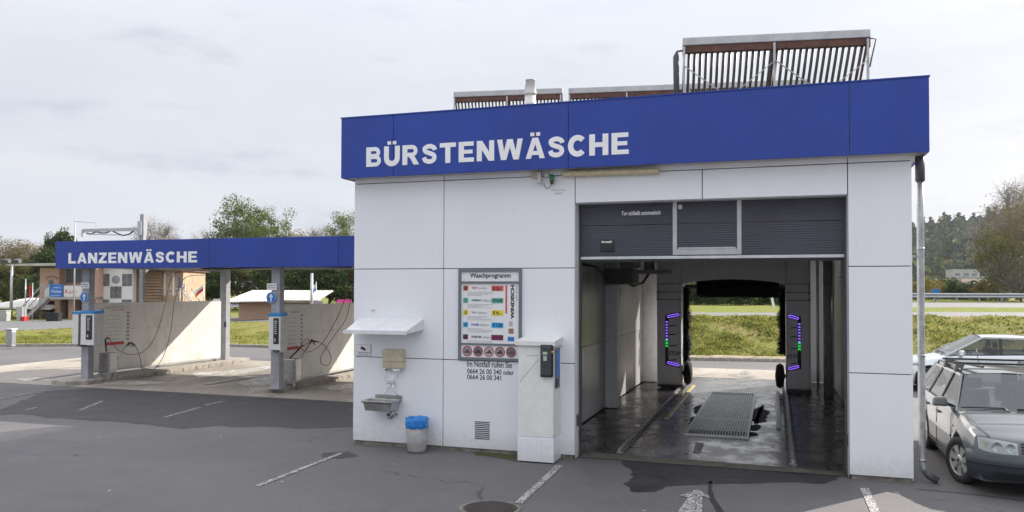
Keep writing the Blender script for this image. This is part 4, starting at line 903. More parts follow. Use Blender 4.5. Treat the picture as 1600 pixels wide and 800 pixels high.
P = [(-6.23, yv, zc+.215), (-6.235, yv, zc+.15), (-6.23, yv, zc+.11), (-6.155, yv, zc+.02), (-6.12, yv, zc+.015), (-6.075, yv, zc+.03), (-6.0, yv, zc+.11), (-5.995, yv, zc+.15), (-6.0, yv, zc+.21), (-6.03, yv, zc+.222), (-6.2, yv, zc+.222), (-6.23, yv, zc+.215)]
mb.tube(P, .008, 8); mb.tube([(-6.14, yv, zc+.01), (-6.155, yv, zc-.08), (-6.21, yv, zc-.17), (-6.26, yv-.02, zc-.20)], .009, 8); mb.tube([(-6.08, yv, zc+.01), (-6.07, yv, zc-.08), (-6.02, yv, zc-.16), (-5.99, yv+.02, zc-.2)], .009, 8)
mb.build('pipe', 'chrome', t)
for x in (-6.155, -6.08):
    mb = MB(); mb.tube([(x, FY, zc+.015), (x, yv-.02, zc+.015)], .02, 12); mb.tube([(x-.022, yv-.03, zc+.015), (x+.022, yv-.03, zc+.015)], .011, 8); mb.build('valve', 'chrome', t)
for x in (-6.19, -6.03):
    mb = MB(); mb.box((x-.02, yv-.014, zc+.212), (x+.02, yv+.014, zc+.236), .004); mb.build('clip', 'black', t)
# bin
bx, by = F(652.5, 700, 11.93).x, 11.90
t = thing('waste_bin', 'translucent grey plastic bin lined with a bright blue bag', 'bin', (bx, by, 0))
mb = MB(); mb.lathe((bx, by, 0), [(.001, .012), (.140, .012), (.150, .0), (.152, .05), (.158, .10), (.176, .42), (.172, .42), (.150, .06), (.001, .05)], 30, caps=False); mb.build('bucket', 'bin_plastic', t)
bb = MB(); rows = []
for r_, z in ((.173, .395), (.182, .40), (.184, .45), (.186, .50), (.190, .545), (.182, .555), (.168, .535), (.15, .47)):
    rows.append([(bx+(r_+.006*math.sin(k*1.9+z*40)+.004*math.sin(k*3.7))*math.cos(2*math.pi*k/36), by+(r_+.006*math.sin(k*1.9+z*40))*math.sin(2*math.pi*k/36), z+.008*math.sin(k*1.3+1)) for k in range(37)])
bb.grid(rows)
bb.build('bag', 'bag_blue', t)
# programme board
t = thing('programme_board', 'grey framed price board headed Waschprogramm with coloured price boxes', 'price board', (-4.39, FY, 1.5))
bx0, bx1, bz0, bz1 = -4.915, -3.835, 1.49, 2.965
mb = MB(); W = .045
mb.box((bx0, FY-.035, bz0), (bx0+W, FY-.001, bz1)); mb.box((bx1-W, FY-.035, bz0), (bx1, FY-.001, bz1)); mb.box((bx0+W, FY-.034, bz1-W), (bx1-W, FY-.001, bz1)); mb.box((bx0+W, FY-.034, bz0), (bx1-W, FY-.001, bz0+W)); mb.box((bx0+W, FY-.033, 2.73), (bx1-W, FY-.001, 2.765)); mb.box((bx0+W, FY-.033, 1.735), (bx1-W, FY-.001, 1.765))
mb.build('frame', 'frame_grey', t)
def plate(x0, x1, z0, z1, mat, par, name, d=.012):
    m_ = MB(); m_.box((x0, FY-d, z0), (x1, FY-.001, z1)); return m_.build(name, mat, par)
hd = plate(bx0+W, bx1-W, 2.765, bz1-W, 'sign_white', t, 'header_panel'); pn = plate(bx0+W, bx1-W, 1.765, 2.73, 'sign_white', t, 'price_panel'); fp = plate(bx0+W, bx1-W, bz0+W, 1.735, 'sign_white', t, 'symbol_panel')
yb = FY-.0135
o_ = text('Waschprogramm', .12, 'ink', hd, (-4.72, yb, 2.80), fit=.70, capfit=.10, ex=.001, bold=.003)
for v in o_.data.vertices: v.co.x += (v.co.z-.0)*0
pitch = .1975; ztop = 2.70
cols = ['p_red', 'p_green', 'p_yellow', 'p_cyan', 'p_wine']; prices = ['€ 15.-', '€10,50', '€ 9.-', '€ 7,50', '']
names = [('TOP', 'Autopflege', 'red'), ('KOMPAKT', 'effektiv', 'ink_teal'), ('WAX', 'effektiv', 'ink_grey'), ('BASIS', 'effektiv', 'ink_blue'), ('STARTER', 'effektiv', 'ink')]
for i in range(5):
    z = ztop-pitch*i
    m_ = MB(); m_.box((bx0+.08, FY-.016, z-.085), (bx0+.165, FY-.0125, z-.005)); nb = m_.build('number_box', cols[i], pn)
    m_ = MB(); m_.box((bx0+.57, FY-.016, z-.090), (bx0+.77, FY-.0125, z-.005)); pb = m_.build('price_box', cols[i], pn)
    text(str(i+1), .08, 'ink', pn, (bx0+.105, FY-.0165, z-.075), fit=.035, capfit=.06, ex=.0008, bold=.003, name='number')
    if prices[i]: text(prices[i], .07, 'ink', pn, (bx0+.59, FY-.0165, z-.078), fit=(.165 if len(prices[i]) > 5 and ',' in prices[i] else .13), capfit=.062, ex=.0008, bold=.003, name='price')
    a_, b2_, mt_ = names[i]; text(a_, .05, mt_, pn, (bx0+.225, yb, z-.06), fit=.03*len(a_)*.75+.02, capfit=.034, ex=.0006, bold=.002, name='programme_name'); text(b2_, .045, 'ink_grey', pn, (bx0+.225+.03*len(a_)*.75+.035, yb, z-.065), fit=.16, capfit=.04, ex=.0005, name='programme_name')
    m_ = MB()
    for k in range(4):
        ln_ = [.42, .44, .36, .25][(k+i) % 4]; m_.box((bx0+.155, FY-.0135, z-.108-k*.018), (bx0+.155+ln_, FY-.0122, z-.113-k*.018))
    m_.build('fine_print', 'ink_grey', pn)
# vertical name with its bar
vt = text('WINDISCH', .1, 'ink_blue', pn, (0, 0, 0), fit=.54, capfit=.062, ex=.0008, bold=.004, name='name_lettering')
off = wl(pn)
for v in vt.data.vertices:
    p = v.co+off; v.co = Vector((bx0+.955-p.z, yb+p.y*.0, 2.165+p.x))-off
vt2 = text('sauber sparen!', .05, 'red', pn, (0, 0, 0), fit=.24, capfit=.026, ex=.0008, name='slogan')
for v in vt2.data.vertices:
    p = v.co+off; v.co = Vector((bx0+1.005-p.z, yb, 2.45+p.x))-off
m_ = MB(); m_.box((bx0+.805, FY-.014, 2.25), (bx0+.835, FY-.0125, 2.705)); m_.build('red_bar', 'p_red', pn)
m_ = MB(); m_.box((bx0+.87, FY-.014, 2.05), (bx0+.93, FY-.0125, 2.13)); m_.build('small_picture', 'light_grey_metal', pn)
m_ = MB(); m_.box((bx0+.86, FY-.014, 1.93), (bx0+.945, FY-.0125, 2.01)); m_.build('small_picture', 'wood_siding', pn)
m_ = MB(); m_.box((bx0+.845, FY-.014, 1.81), (bx0+.955, FY-.0125, 1.88)); m_.build('small_picture', 'sign_blue', pn)
for i in range(5):
    cx = bx0+.155+.187*i; cz = 1.633; rr = .078
    m_ = MB(); m_.lathe((cx, FY-.0125, cz), [(rr*.93, 0), (rr*.93, -.0015)], 28, ax=1); m_.build('picture', ['ink_grey', 'frame_grey', 'light_grey_metal', 'ink_grey', 'frame_grey'][i], fp)
    m_ = MB(); m_.box((cx-.05, FY-.0155, cz-.03), (cx+.045, FY-.0142, cz-.002)); m_.box((cx-.025+.006*i, FY-.0155, cz-.004), (cx+.03, FY-.0142, cz+.026)); m_.build('car_shape', 'ink' if i % 2 else 'dark_grey', fp)
    m_ = MB(); m_.tube([(cx+rr*math.cos(k*math.pi/14), FY-.016, cz+rr*math.sin(k*math.pi/14)) for k in range(29)], .0065, 6); c_ = math.cos(R(135))*rr; m_.beam((cx+c_, FY-.017, cz-c_), (cx-c_, FY-.017, cz+c_), .003, .011, (0, 1, 0)); m_.build('ban_ring', 'red', fp)
# emergency number lettering stuck on the wall
t = thing('emergency_lettering', 'black lettering with the emergency phone numbers below the price board', 'lettering', (-4.4, FY, 1.2))
p = F(730, 572.5); q = F(800, 574); 
for (s_, za, xa, xb) in (('Im Notfall rufen Sie', F(730, 571).z, F(730, 571).x, F(800, 571).x), ('0664 26 00 340 oder', F(730, 581.5).z, F(730, 581).x, F(803, 581).x), ('0664 26 00 341', F(730, 590.5).z, F(730, 590).x, F(783, 590).x)):
    text(s_, .1, 'ink', t, (xa, FY-.001, za-.02), fit=xb-xa, capfit=.098 if 'f' in s_ else .080, ex=.0012, bold=.0012, name='text_line')
# equipment under the fascia
t = thing('tube_lamp', 'long yellowed tube lamp under the blue fascia above the bay door', 'lamp', (-2.4, FY-.09, 4.4))
p, q = F(878, 272, FY-.08), F(1030, 267, FY-.08)
mb = MB(); mb.tube([(p.x, FY-.075, p.z), (p.x+.05, FY-.075, p.z), (q.x-.05, FY-.075, q.z), (q.x, FY-.075, q.z)], [.034, .046, .046, .034], 16); mb.build('cover', 'yellowed', t)
mb = MB(); mb.box((p.x+.1, FY-.04, p.z-.02), (q.x-.1, FY-.001, p.z+.03)); mb.build('mount', 'beige', t)
def wallbox(name, label, cat, px0, py0, px1, py1, d, mat):
    p, q = F(px0, py1), F(px1, py0); mb = MB(); mb.box((p.x, FY-d, p.z), (q.x, FY-.001, q.z), .008); return tag(mb.build(name, mat), label, cat)
wallbox('motion_sensor', 'small beige sensor box, leftmost under the fascia beside the lamp', 'sensor', 832, 268, 841, 279.5, .06, 'beige')
wallbox('junction_box', 'small square grey junction box beside the green capped siren', 'box', 851, 270, 859, 278, .05, 'light_grey_metal')
t = thing('camera_bracket', 'metal bracket arm hanging between the beige sensor and junction box', 'bracket', (-3.5, FY, 4.3)); p, q = F(841.5, 288), F(848, 269)
mb = MB(); mb.box((p.x, FY-.10, p.z), (q.x, FY-.06, q.z), .006); mb.box((p.x+.01, FY-.06, q.z-.05), (q.x-.01, FY-.001, q.z-.0)); mb.build('arm', 'light_grey_metal', t)
t = thing('warning_siren', 'green capped siren with a curled cable below the fascia', 'siren', (-3.3, FY, 4.25)); p, q = F(861, 289), F(867, 273.5); xm = (p.x+q.x)/2
mb = MB(); mb.lathe((xm, FY-.07, 0), [(.022, q.z-.11), (.035, q.z-.10), (.035, q.z-.005), (.02, q.z)], 14); mb.build('cap', 'green', t)
mb = MB(); mb.lathe((xm, FY-.07, 0), [(.018, p.z), (.034, p.z+.05), (.024, q.z-.11)], 14); mb.box((xm-.015, FY-.07, q.z-.03), (xm+.015, FY-.001, q.z-.01)); mb.build('body', 'rust', t)
mb = MB(); mb.tube([(xm, FY-.06, p.z+.01), (xm-.03, FY-.04, p.z-.03), (xm-.09, FY-.02, p.z-.055), (xm-.14, FY-.01, p.z-.02), (xm-.145, FY-.005, p.z+.03)], .006, 6); mb.build('cable', 'ink_grey', t)
t = thing('wall_lettering', 'faded two line lettering on the facade under the siren', 'lettering', (-3.3, FY, 4.1))
for s_, px, py, w_ in (('Überwachungs-', 861, 299, 23), ('kamera', 867, 303.8, 12)):
    p = F(px, py); q = F(px+w_, py); text(s_, .05, 'ink_grey', t, (p.x, FY-.001, p.z), fit=q.x-p.x, capfit=.035, ex=.001, name='text_line')
# payment pillar
px0, px1, py0, py1 = -3.76, -3.19, 11.72, 12.14
t = thing('payment_pillar', 'tall white payment pillar with a dark card terminal, left of the bay', 'payment machine', ((px0+px1)/2, (py0+py1)/2, 0))
mb = MB(); mb.box((px0-.0, py0, .02), (px1+.0, py1+.02, .385), .004); mb.build('base', 'white_cladding', t)
mb = MB(); mb.box((px0+.005, py0+.005, .395), (px1-.012, py1+.02, 1.775), .006); mb.box((px0+.02, py0+.02, .38), (px1-.03, py1, .40)); mb.build('cabinet', 'pillar_white', t)
mb = MB(); mb.hexa([(px0-.03, py0-.04, 1.78), (px1+.03, py0-.04, 1.78), (px1+.03, py1+.02, 1.78), (px0-.03, py1+.02, 1.78), (px0-.03, py0-.04, 1.855), (px1+.03, py0-.04, 1.855), (px1+.03, py1+.02, 1.90), (px0-.03, py1+.02, 1.90)]); mb.build('lid', 'pillar_white', t, bevel=.006)
mb = MB(); p, q = F(845.5, 587, py0-.04), F(862, 541, py0-.04)
mb.box((p.x, py0-.075, p.z), (q.x, py0+.004, q.z), .018); tm = mb.build('card_terminal', 'black', t); tm.data.materials[0] = MAT['bumper_grey']
mb = MB(); mb.box((p.x-.012, py0-.055, p.z-.02), (q.x+.02, py0+.003, q.z+.02), .014); mb.build('terminal_surround', 'black', tm)
mb = MB(); mb.box((p.x+.035, py0-.080, q.z-.125), (p.x+.105, py0-.074, q.z-.085)); mb.build('display', 'lcd', tm)
mb = MB(); mb.box((p.x+.045, py0-.081, q.z-.22), (p.x+.10, py0-.074, q.z-.145)); mb.build('keypad', 'light_grey_metal', tm)
mb = MB(); mb.lathe((q.x+.015, py0-.04, q.z-.09), [(.001, -.035), (.02, -.03), (.022, .0), (.012, .02)], 12, ax=1, caps=False); mb.build('lock', 'brass', tm)
mb = MB(); xs_ = px1-.010; mb.box((xs_, py0+.10, 1.12), (xs_+.012, py1-.05, 1.74), .004); sd_ = mb.build('side_panel', 'frame_grey', t)
mb = MB(); mb.box((xs_+.012, py0+.14, 1.30), (xs_+.018, py1-.08, 1.70)); mb.build('screen_sticker', 'sign_blue', sd_)
mb = MB(); mb.box((xs_+.012, py0+.13, 1.15), (xs_+.022, py0+.24, 1.27), .004); mb.build('coin_tray', 'black', sd_)
mb = MB(); mb.box((xs_, py0+.02, .44), (xs_+.010, py0+.06, 1.74)); mb.box((xs_, py1-.04, .44), (xs_+.010, py1, 1.74)); mb.build('door_edge', 'pillar_white', t)
text('Jeton hier einwerfen', .03, 'ink_grey', t, (px0+.13, py0+.0035, 1.62), fit=.19, capfit=.018, ex=.0008)
o_ = text('Bezahlung mit Bankomat und Kreditkarte', .03, 'ink_grey', t, (0, py0+.0035, 0), fit=.46, capfit=.018, ex=.0008)
off = wl(t)
for v in o_.data.vertices:
    p_ = v.co+off; c_, s_ = math.cos(R(50)), math.sin(R(50)); v.co = Vector((px0+.045+p_.x*c_-p_.z*s_, py0+.0038, 1.22+p_.x*s_+p_.z*c_))-off
# manhole
mc = G(768, 797); mc = Vector((-3.27, 9.12, 0))
t = thing('manhole_cover', 'round rusty cast iron manhole cover in the asphalt at the bottom edge', 'manhole cover', (mc.x, mc.y, 0))
mb = MB(); mb.lathe((mc.x, mc.y, 0), [(.38, .0), (.38, .010), (.325, .012), (.325, .006)], 40, caps=False); mb.build('ring', 'kerb_dark', t)
mb = MB(); mb.lathe((mc.x, mc.y, 0), [(.001, .011), (.32, .011), (.322, .004)], 40, caps=False)
for k in range(-8, 9):
    h_ = math.sqrt(max(0, .27**2-(k*.032)**2)); mb.box((mc.x-h_, mc.y+k*.032-.009, .0105), (mc.x+h_, mc.y+k*.032+.009, .017))
mb.tube([(mc.x+.295*math.cos(k*math.pi/20), mc.y+.295*math.sin(k*math.pi/20), .011) for k in range(41)], .007, 5, caps=False); mb.build('lid', 'cast_iron', t)

# ================================================================== THINGS IN THE LANCE BAYS
def arrow_sign(x, y, z, lab):
    t = thing('arrow_sign', lab, 'traffic sign', (x, y, z), group='blue arrow signs on the canopy posts')
    mb = MB(); mb.lathe((x, y, z), [(.140, 0), (.140, -.012)], 32, ax=1); mb.build('disc', 'sign_blue', t)
    mb = MB(); mb.tube([(x+.137*math.cos(k*math.pi/16), y-.013, z+.137*math.sin(k*math.pi/16)) for k in range(33)], .005, 5, caps=False); mb.build('rim', 'sign_white', t)
    mb = MB(); yy = y-.014; mb.prism([(x-.02, yy, z-.095), (x+.02, yy, z-.095), (x+.02, yy, z+.03), (x+.058, yy, z+.0), (x+.058, yy, z+.025), (x, yy, z+.105), (x-.058, yy, z+.025), (x-.058, yy, z), (x-.02, yy, z+.03)], (0, -.003, 0)); mb.build('arrow', 'sign_white', t)
def notice(x, y, z, lab):
    t = thing('notice_plate', lab, 'sign', (x, y, z), group='white notice plates on the canopy posts')
    mb = MB(); mb.box((x-.145, y-.01, z-.085), (x+.145, y, z+.085)); mb.build('plate', 'sign_white', t)
    for k, s_ in enumerate(('Betreten auf', 'eigene Gefahr')): text(s_, .06, 'ink', t, (x-.115, y-.0115, z+.015-k*.065), fit=.23, capfit=.042, ex=.001, name='text_line')
p = F(132, 464, 17.38); arrow_sign(p.x, 17.38, p.z, 'round blue arrow sign on the left canopy post'); p = F(133, 446, 17.38); notice(p.x, 17.38, p.z, 'white notice plate above the arrow sign on the left post')
p = F(424, 465, 17.23); arrow_sign(p.x, 17.23, p.z, 'round blue arrow sign on the right canopy post'); p = F(425, 448, 17.23); notice(p.x, 17.23, p.z, 'white notice plate above the arrow sign on the right post')
def terminal(x0, x1, y, z0, z1, label, keypad=True, d=.32, rz=0):
    t = thing('wash_terminal', label, 'coin machine', (x0, y, z0), rz, 'coin terminals on the canopy posts'); W_ = x1-x0; H_ = z1-z0
    mb = MB(); mb.box((0, 0, .05), (W_, d, H_-.07), .012); mb.build('housing', 'cream', t, local=True)
    mb = MB(); mb.hexa([(-.012, -.014, H_-.085), (W_+.012, -.014, H_-.085), (W_+.012, d+.01, H_-.085), (-.012, d+.01, H_-.085), (-.012, -.014, H_-.025), (W_+.012, -.014, H_-.025), (W_+.012, d+.01, H_), (-.012, d+.01, H_)]); mb.build('cap', 'cap_blue', t, local=True)
    mb = MB(); mb.box((W_-(.07 if not keypad else .02), -.004 if not keypad else .01, .0), (W_+.006, d-.01, H_-.09)); mb.build('side_or_gap_strip', 'dark_grey' if not keypad else 'light_grey_metal', t, local=True)  # without keypad, the dark strip paints the shaded gap to the next cabinet
    if keypad:
        mb = MB(); mb.box((W_*.42, -.010, .20), (W_*.88, .003, H_-.13), .003); kp = mb.build('control_panel', 'black', t, local=True)
        for i in range(7): MB().box((W_*.52, -.016, .45+i*.048), (W_*.70, -.009, .475+i*.048)).build('button', 'light_grey_metal', kp, local=True)
        MB().box((W_*.50, -.015, .26), (W_*.62, -.009, .34)).build('coin_slot', 'light_grey_metal', kp, local=True)
        mb = MB(); mb.box((W_*.50, -.014, H_-.25), (W_*.78, -.009, H_-.18)); mb.build('display', 'frame_grey', kp, local=True)
    mb = MB(); mb.tube([(.08, .1, .06), (.10, .1, .0), (.2, .1, -.01), (W_-.05, .1, .05)], .012, 6); mb.build('cable', 'black', t, local=True)
    return t
terminal(-18.02, -17.56, 17.10, 1.03, 2.02, 'white coin terminal with blue cap and keypad on the left post')
terminal(-18.42, -18.13, 17.2, 1.03, 2.0, 'narrow blue capped cabinet left of the keypad terminal', keypad=False, d=.26)
terminal(-11.95, -11.63, 17.0, 1.06, 2.03, 'white coin terminal with blue cap and keypad on the right post', rz=R(6))
# price lists on the partitions
def pricelist(X, y0, y1, z0, z1, lab, rz=0):
    t = thing('price_list', lab, 'price list', (X, y0, z0), rz, 'price lists on the partition walls')
    mb = MB(); mb.box((0, 0, 0), (.006, y1-y0, z1-z0)); mb.build('sheet', 'cream', t, local=True); H_ = z1-z0; W_ = y1-y0
    for i in range(8): mb = MB(); mb.box((.006, W_*.84, H_*(.13+.10*i)), (.0075, W_*.94, H_*(.185+.10*i))); mb.build('icon', 'ink_grey', t, local=True)
    for i in range(7): mb = MB(); mb.box((.006, W_*.15, H_*(.17+.105*i)), (.0075, W_*.6, H_*(.178+.105*i))); mb.build('text_line', 'ink_grey', t, local=True)
    mb = MB(); mb.box((.006, W_*.30, H_*.94), (.0075, W_*.75, H_*.958)); mb.build('heading', 'red', t, local=True)
    mb = MB(); mb.box((.006, W_*.1, H_*.02), (.0078, W_*.75, H_*.10)); mb.build('red_strip', 'red', t, local=True)
pricelist(-18.70, 18.55, 19.55, .92, 2.04, 'tall price list with red strip on the left partition wall', R(-3))
pricelist(-12.245, 18.15, 19.0, .98, 2.06, 'tall price list with red strip on the right partition wall')
# brush stands with their tubes, hoses and lances
def lance_set(X, P, label, grp, stand, holder, red, blue, gun):
    t = thing('lance_stand', 'steel lance and brush holder '+label, 'lance stand', stand, group=grp)
    x, y, z = stand
    mb = MB(); mb.box((x-.20, y-.14, z+.12), (x+.20, y+.14, z+.70), .02); mb.build('container', 'stainless', t)
    mb = MB(); mb.box((x-.17, y-.11, z), (x-.11, y-.05, z+.12)); mb.box((x+.11, y+.05, z), (x+.17, y+.11, z+.12)); mb.box((x+.11, y-.11, z), (x+.17, y-.05, z+.12)); mb.box((x-.2, y-.13, z+.10), (x+.2, y+.13, z+.125)); mb.build('foot', 'grey_paint', t)
    mb = MB(); mb.tube([Vector(p) for p in holder], .026, 8); mb.build('holder_tube', 'light_grey_metal', t)
    a = thing('pressure_lance', 'black gun lance on a blue hose '+label, 'lance', gun[0], group='pressure lances')
    mb = MB(); mb.tube(gun, [.02, .028, .028, .022], 8); mb.tube([gun[1], Vector(gun[1])+Vector((0, .10, -.11)), Vector(gun[2])+Vector((0, .06, -.12)), gun[2]], .010, 6); mb.build('gun', 'black', a)
    mb = MB(); mb.tube(blue, .0095, 6); mb.build('blue_hose', 'hose_blue', a)
    b = thing('foam_brush', 'black brush grip on a red hose '+label, 'brush', red[-1], group='foam brushes')
    mb = MB(); mb.tube(red, .0095, 6); mb.build('red_hose', 'hose_red', b)
    e = Vector(red[-1]); mb = MB(); mb.tube([e, e+Vector((-.02, -.06, .03)), e+Vector((-.03, -.12, -.03)), Vector((x-.05, y, z+.72))], [.018, .024, .024, .02], 8); mb.build('grip', 'black', b)
def smooth(pts, n=6):
    P_ = [Vector(p) for p in pts]; out = []
    for i in range(len(P_)-1):
        p0, p1, p2, p3 = P_[max(i-1, 0)], P_[i], P_[i+1], P_[min(i+2, len(P_)-1)]
        for k in range(n):
            t_ = k/n; out.append(.5*((2*p1)+(-p0+p2)*t_+(2*p0-5*p1+4*p2-p3)*t_*t_+(-p0+3*p1-3*p2+p3)*t_**3))
    return out+[P_[-1]]
X1 = -18.0
sx = G(168, 590, .12)
lance_set(X1, None, 'at the left partition wall', 'lance stands', (-17.92, 17.95, .12),
    [XP(*q, X1) for q in ((178, 568), (199, 537))],
    smooth([XP(*q, X1) for q in ((320, 428), (290, 424), (268, 434), (257, 480), (243, 525), (226, 548), (206, 554), (190, 550), (178, 540), (171, 529))]),
    smooth([XP(*q, X1) for q in ((322, 430), (298, 431), (284, 440), (273, 470), (267, 515), (256, 555), (241, 576), (226, 576), (222, 577), (219, 560), (213, 543), (208, 538))]),
    [XP(*q, X1) for q in ((199, 541), (201, 536), (206, 536), (211, 540))])
X2 = -11.95
lance_set(X2, None, 'at the right partition wall', 'lance stands', (-11.92, 17.98, .12),
    [XP(*q, X2) for q in ((464, 570), (486, 534))],
    smooth([XP(*q, X2) for q in ((549, 425), (547, 437), (537, 472), (522, 506), (502, 538), (482, 550), (472, 545), (472, 536), (480, 529), (482, 533), (475, 541))]),
    smooth([XP(*q, X2) for q in ((553, 432), (551, 452), (541, 497), (524, 522), (511, 541), (502, 556), (501, 566), (508, 571), (515, 568), (517, 557), (508, 541), (496, 533))]),
    [XP(*q, X2) for q in ((479, 547), (487, 531), (490, 533), (497, 534))])

# ================================================================== CARS
def car(name, label, cx, cy, rz, p):
    """p: side stations measured on the car; local frame x across, y forward, z up, origin at the ground under the centre"""
    t = thing(name, label, 'car', (cx, cy, 0), rz, None); Lh = p['L']/2; Wd = p['W']/2; m_ = p['paint']
    # lower body: loft of cross sections front to back
    def interp(tab, u):
        for (a, va), (b, vb) in zip(tab, tab[1:]):
            if a <= u <= b:
                f_ = (u-a)/(b-a); f_ = f_*f_*(3-2*f_); return va+(vb-va)*f_
        return tab[-1][1] if u > tab[-1][0] else tab[0][1]
    rows = []; n = 90; u0 = p.get('u0', 0)
    for i in range(n+1):
        u = u0+(p['L']-u0)*i/n; y = Lh-u; hw = Wd*interp(p['plan'], u); zt = interp(p['deck'], u); zb = interp(p['sill'], u); sh = zt-interp(p['drop'], u)
        # wheel arches pull the lower edge up
        lo = zb
        for wy in p['axles']:
            dd = abs(y-wy); ra = p['arch']
            if dd < ra: lo = max(lo, p['wr']+math.sqrt(ra*ra-dd*dd)-.0)
        zm = max(lo+.02, .52*sh+.48*zb)
        half = [(hw*.90, max(zb-.02, lo-.02)), (hw*.985, lo), (hw*1.0, max(lo+.01, zb+.16)), (hw*1.0, max(zm, lo+.015)), (hw*.985, max(sh-.10, lo+.02)), (hw*.955, sh), (hw*.90, sh+(zt-sh)*.55), (hw*.72, sh+(zt-sh)*.86), (hw*.38, zt), (0, zt+.008)]
        rows.append([(x, y, z) for x, z in half]+[(-x, y, z) for x, z in half[-2::-1]])
    mb = MB(); mb.grid(rows); mb.bm.faces.new([v for v in mb.bm.verts[:0]]) if False else None
    mb.bm.verts.ensure_lookup_table(); k = len(rows[0])
    mb.bm.faces.new([mb.bm.verts[j] for j in range(k)]); mb.bm.faces.new([mb.bm.verts[j] for j in range(len(mb.bm.verts)-k, len(mb.bm.verts))][::-1])
    body = mb.build('body', m_, t, local=True)
    mb = MB(); mb.box((-Wd*.80, -Lh+.25, .2), (Wd*.80, Lh-.35, .60)); mb.build('underbody', 'black', t, local=True)
    # greenhouse
    B = p['belt']; gl = p['glass']          # belt line y/z at: windscreen foot, A top, C top, rear foot
    (y0, z0), (y1, z1), (y2, z2), (y3, z3) = gl; wb, wt = Wd*p['wb'], Wd*p['wt']
    rf = MB(); rr = []
    for i in range(13):
        f_ = i/12; y = y1+(y2-y1)*f_; z = z1+(z2-z1)*f_+p['crown']*math.sin(math.pi*f_)
        rr.append([(wt*a, y, z-zz) for a, zz in ((1.045, .045), (1.02, .012), (.93, -.012), (.6, -.035), (0, -.045), (-.6, -.035), (-.93, -.012), (-1.02, .012), (-1.045, .045))])
    rf.grid(rr); rf.build('roof', m_, t, local=True)
    def side(sg, mbx, pts):  # pts in (y, z) on the leaning side plane
        out = []
        for y, z in pts:
            f_ = (z-z0)/(z1-z0); out.append((sg*(wb+(wt*1.035-wb)*f_), y, z))
        return out
    for sg in (-1, 1):
        gm = MB(); gm.poly(side(sg, gm, [(y0-.02, z0-.02), (y1, z1-.005), (y2, z2-.005), (y3, z3-.02)])); gm.build('side_glass', 'car_glass', t, local=True)
    gm = MB(); gm.grid([[(wb*.97*a, y0+.06*(1-a*a), z0-.005) for a in (-1, -.5, 0, .5, 1)], [(wt*.98*a, y1+.03*(1-a*a), z1+.0+.03*(1-a*a)) for a in (-1, -.5, 0, .5, 1)]]); gm.build('windscreen', 'windscreen_glass', t, local=True)
    gm = MB(); gm.grid([[(wb*.95*a, y3, z3) for a in (-1, 0, 1)], [(wt*.98*a, y2, z2+.02*(1-a*a)) for a in (-1, 0, 1)]]); gm.build('rear_window', 'car_glass', t, local=True)
    for sg in (-1, 1):
        S = lambda y, z: Vector(side(sg, None, [(y, z)])[0])
        mb = MB()
        def strip(a, b, w_): mb.beam(S(*a), S(*b), w_, .028, (1, 0, 0))
        strip((y0+.06, z0-.03), (y1-.02, z1), .04); strip((y2+.03, z2), (y3-.03, z3-.03), .10)
        strip((y1-.04, z1-.0), (y2+.03, z2-.0), .04)
        mb.build('pillar_frame', m_, t, local=True)
        mb = MB()
        for yb_, yt_ in p['posts']: mb.beam(S(yb_, z0-.03)+Vector((sg*.004, 0, 0)), S(yt_, z1-.02)+Vector((sg*.004, 0, 0)), .075, .02, (1, 0, 0))
        mb.beam(S(y0-.05, z0-.005)+Vector((sg*.012, 0, 0)), S(y3+.08, z3-.005)+Vector((sg*.012, 0, 0)), .022, .02, (1, 0, 0)); mb.build('window_trim', 'black', t, local=True)
        # doors: seams, handles, rub strip
        def hw(y): return Wd*interp(p['plan'], Lh-y)
        mb = MB()
        for ys in p['seams']:
            ps = [(sg*(hw(yy)*f_+.0015), yy, zz) for yy, zz, f_ in [(ys[0], .30, 1.0), (ys[1], .62, 1.0), (ys[2], .80, .995), (ys[3], .90, .965)]]; mb.tube(ps, .0035, 5)
        mb.tube([(sg*(hw(yy)+.001), yy, .29) for yy in np.linspace(p['seams'][0][0], p['seams'][-1][0], 8)], .005, 5); mb.build('door_seam', 'black', t, local=True)
        mb = MB(); mb.grid([[(sg*(hw(yy)*1.0+dx), yy, zz) for yy in np.linspace(p['axles'][0]-.42, p['axles'][1]+.42, 12)] for dx, zz in ((.0, .545), (.012, .55), (.012, .585), (.0, .59))]); mb.build('rub_strip', p['strip'], t, local=True)
        for ys in p['handles']:
            mb = MB(); mb.box((sg*(hw(ys)*.985), ys-.09, .775), (sg*(hw(ys)*.985+.035), ys+.09, .805), .01); mb.build('door_handle', 'black', t, local=True)
        mb = MB(); ym = y0-.32; mb.hexa([(sg*(Wd-.02), ym-.05, z0+.00), (sg*(Wd+.20), ym-.03, z0+.0), (sg*(Wd+.20), ym+.06, z0+.0), (sg*(Wd-.02), ym+.09, z0+.0), (sg*(Wd+.01), ym-.05, z0+.14), (sg*(Wd+.18), ym-.03, z0+.13), (sg*(Wd+.18), ym+.04, z0+.13), (sg*(Wd+.01), ym+.07, z0+.14)]) if sg > 0 else mb.hexa([(sg*(Wd+.20), ym-.03, z0+.0), (sg*(Wd-.02), ym-.05, z0+.0), (sg*(Wd-.02), ym+.09, z0+.0), (sg*(Wd+.20), ym+.06, z0+.0), (sg*(Wd+.18), ym-.03, z0+.13), (sg*(Wd+.01), ym-.05, z0+.14), (sg*(Wd+.01), ym+.07, z0+.14), (sg*(Wd+.18), ym+.04, z0+.13)])
        mi_ = mb.build('wing_mirror', p['mirror'], t, local=True, bevel=.03)
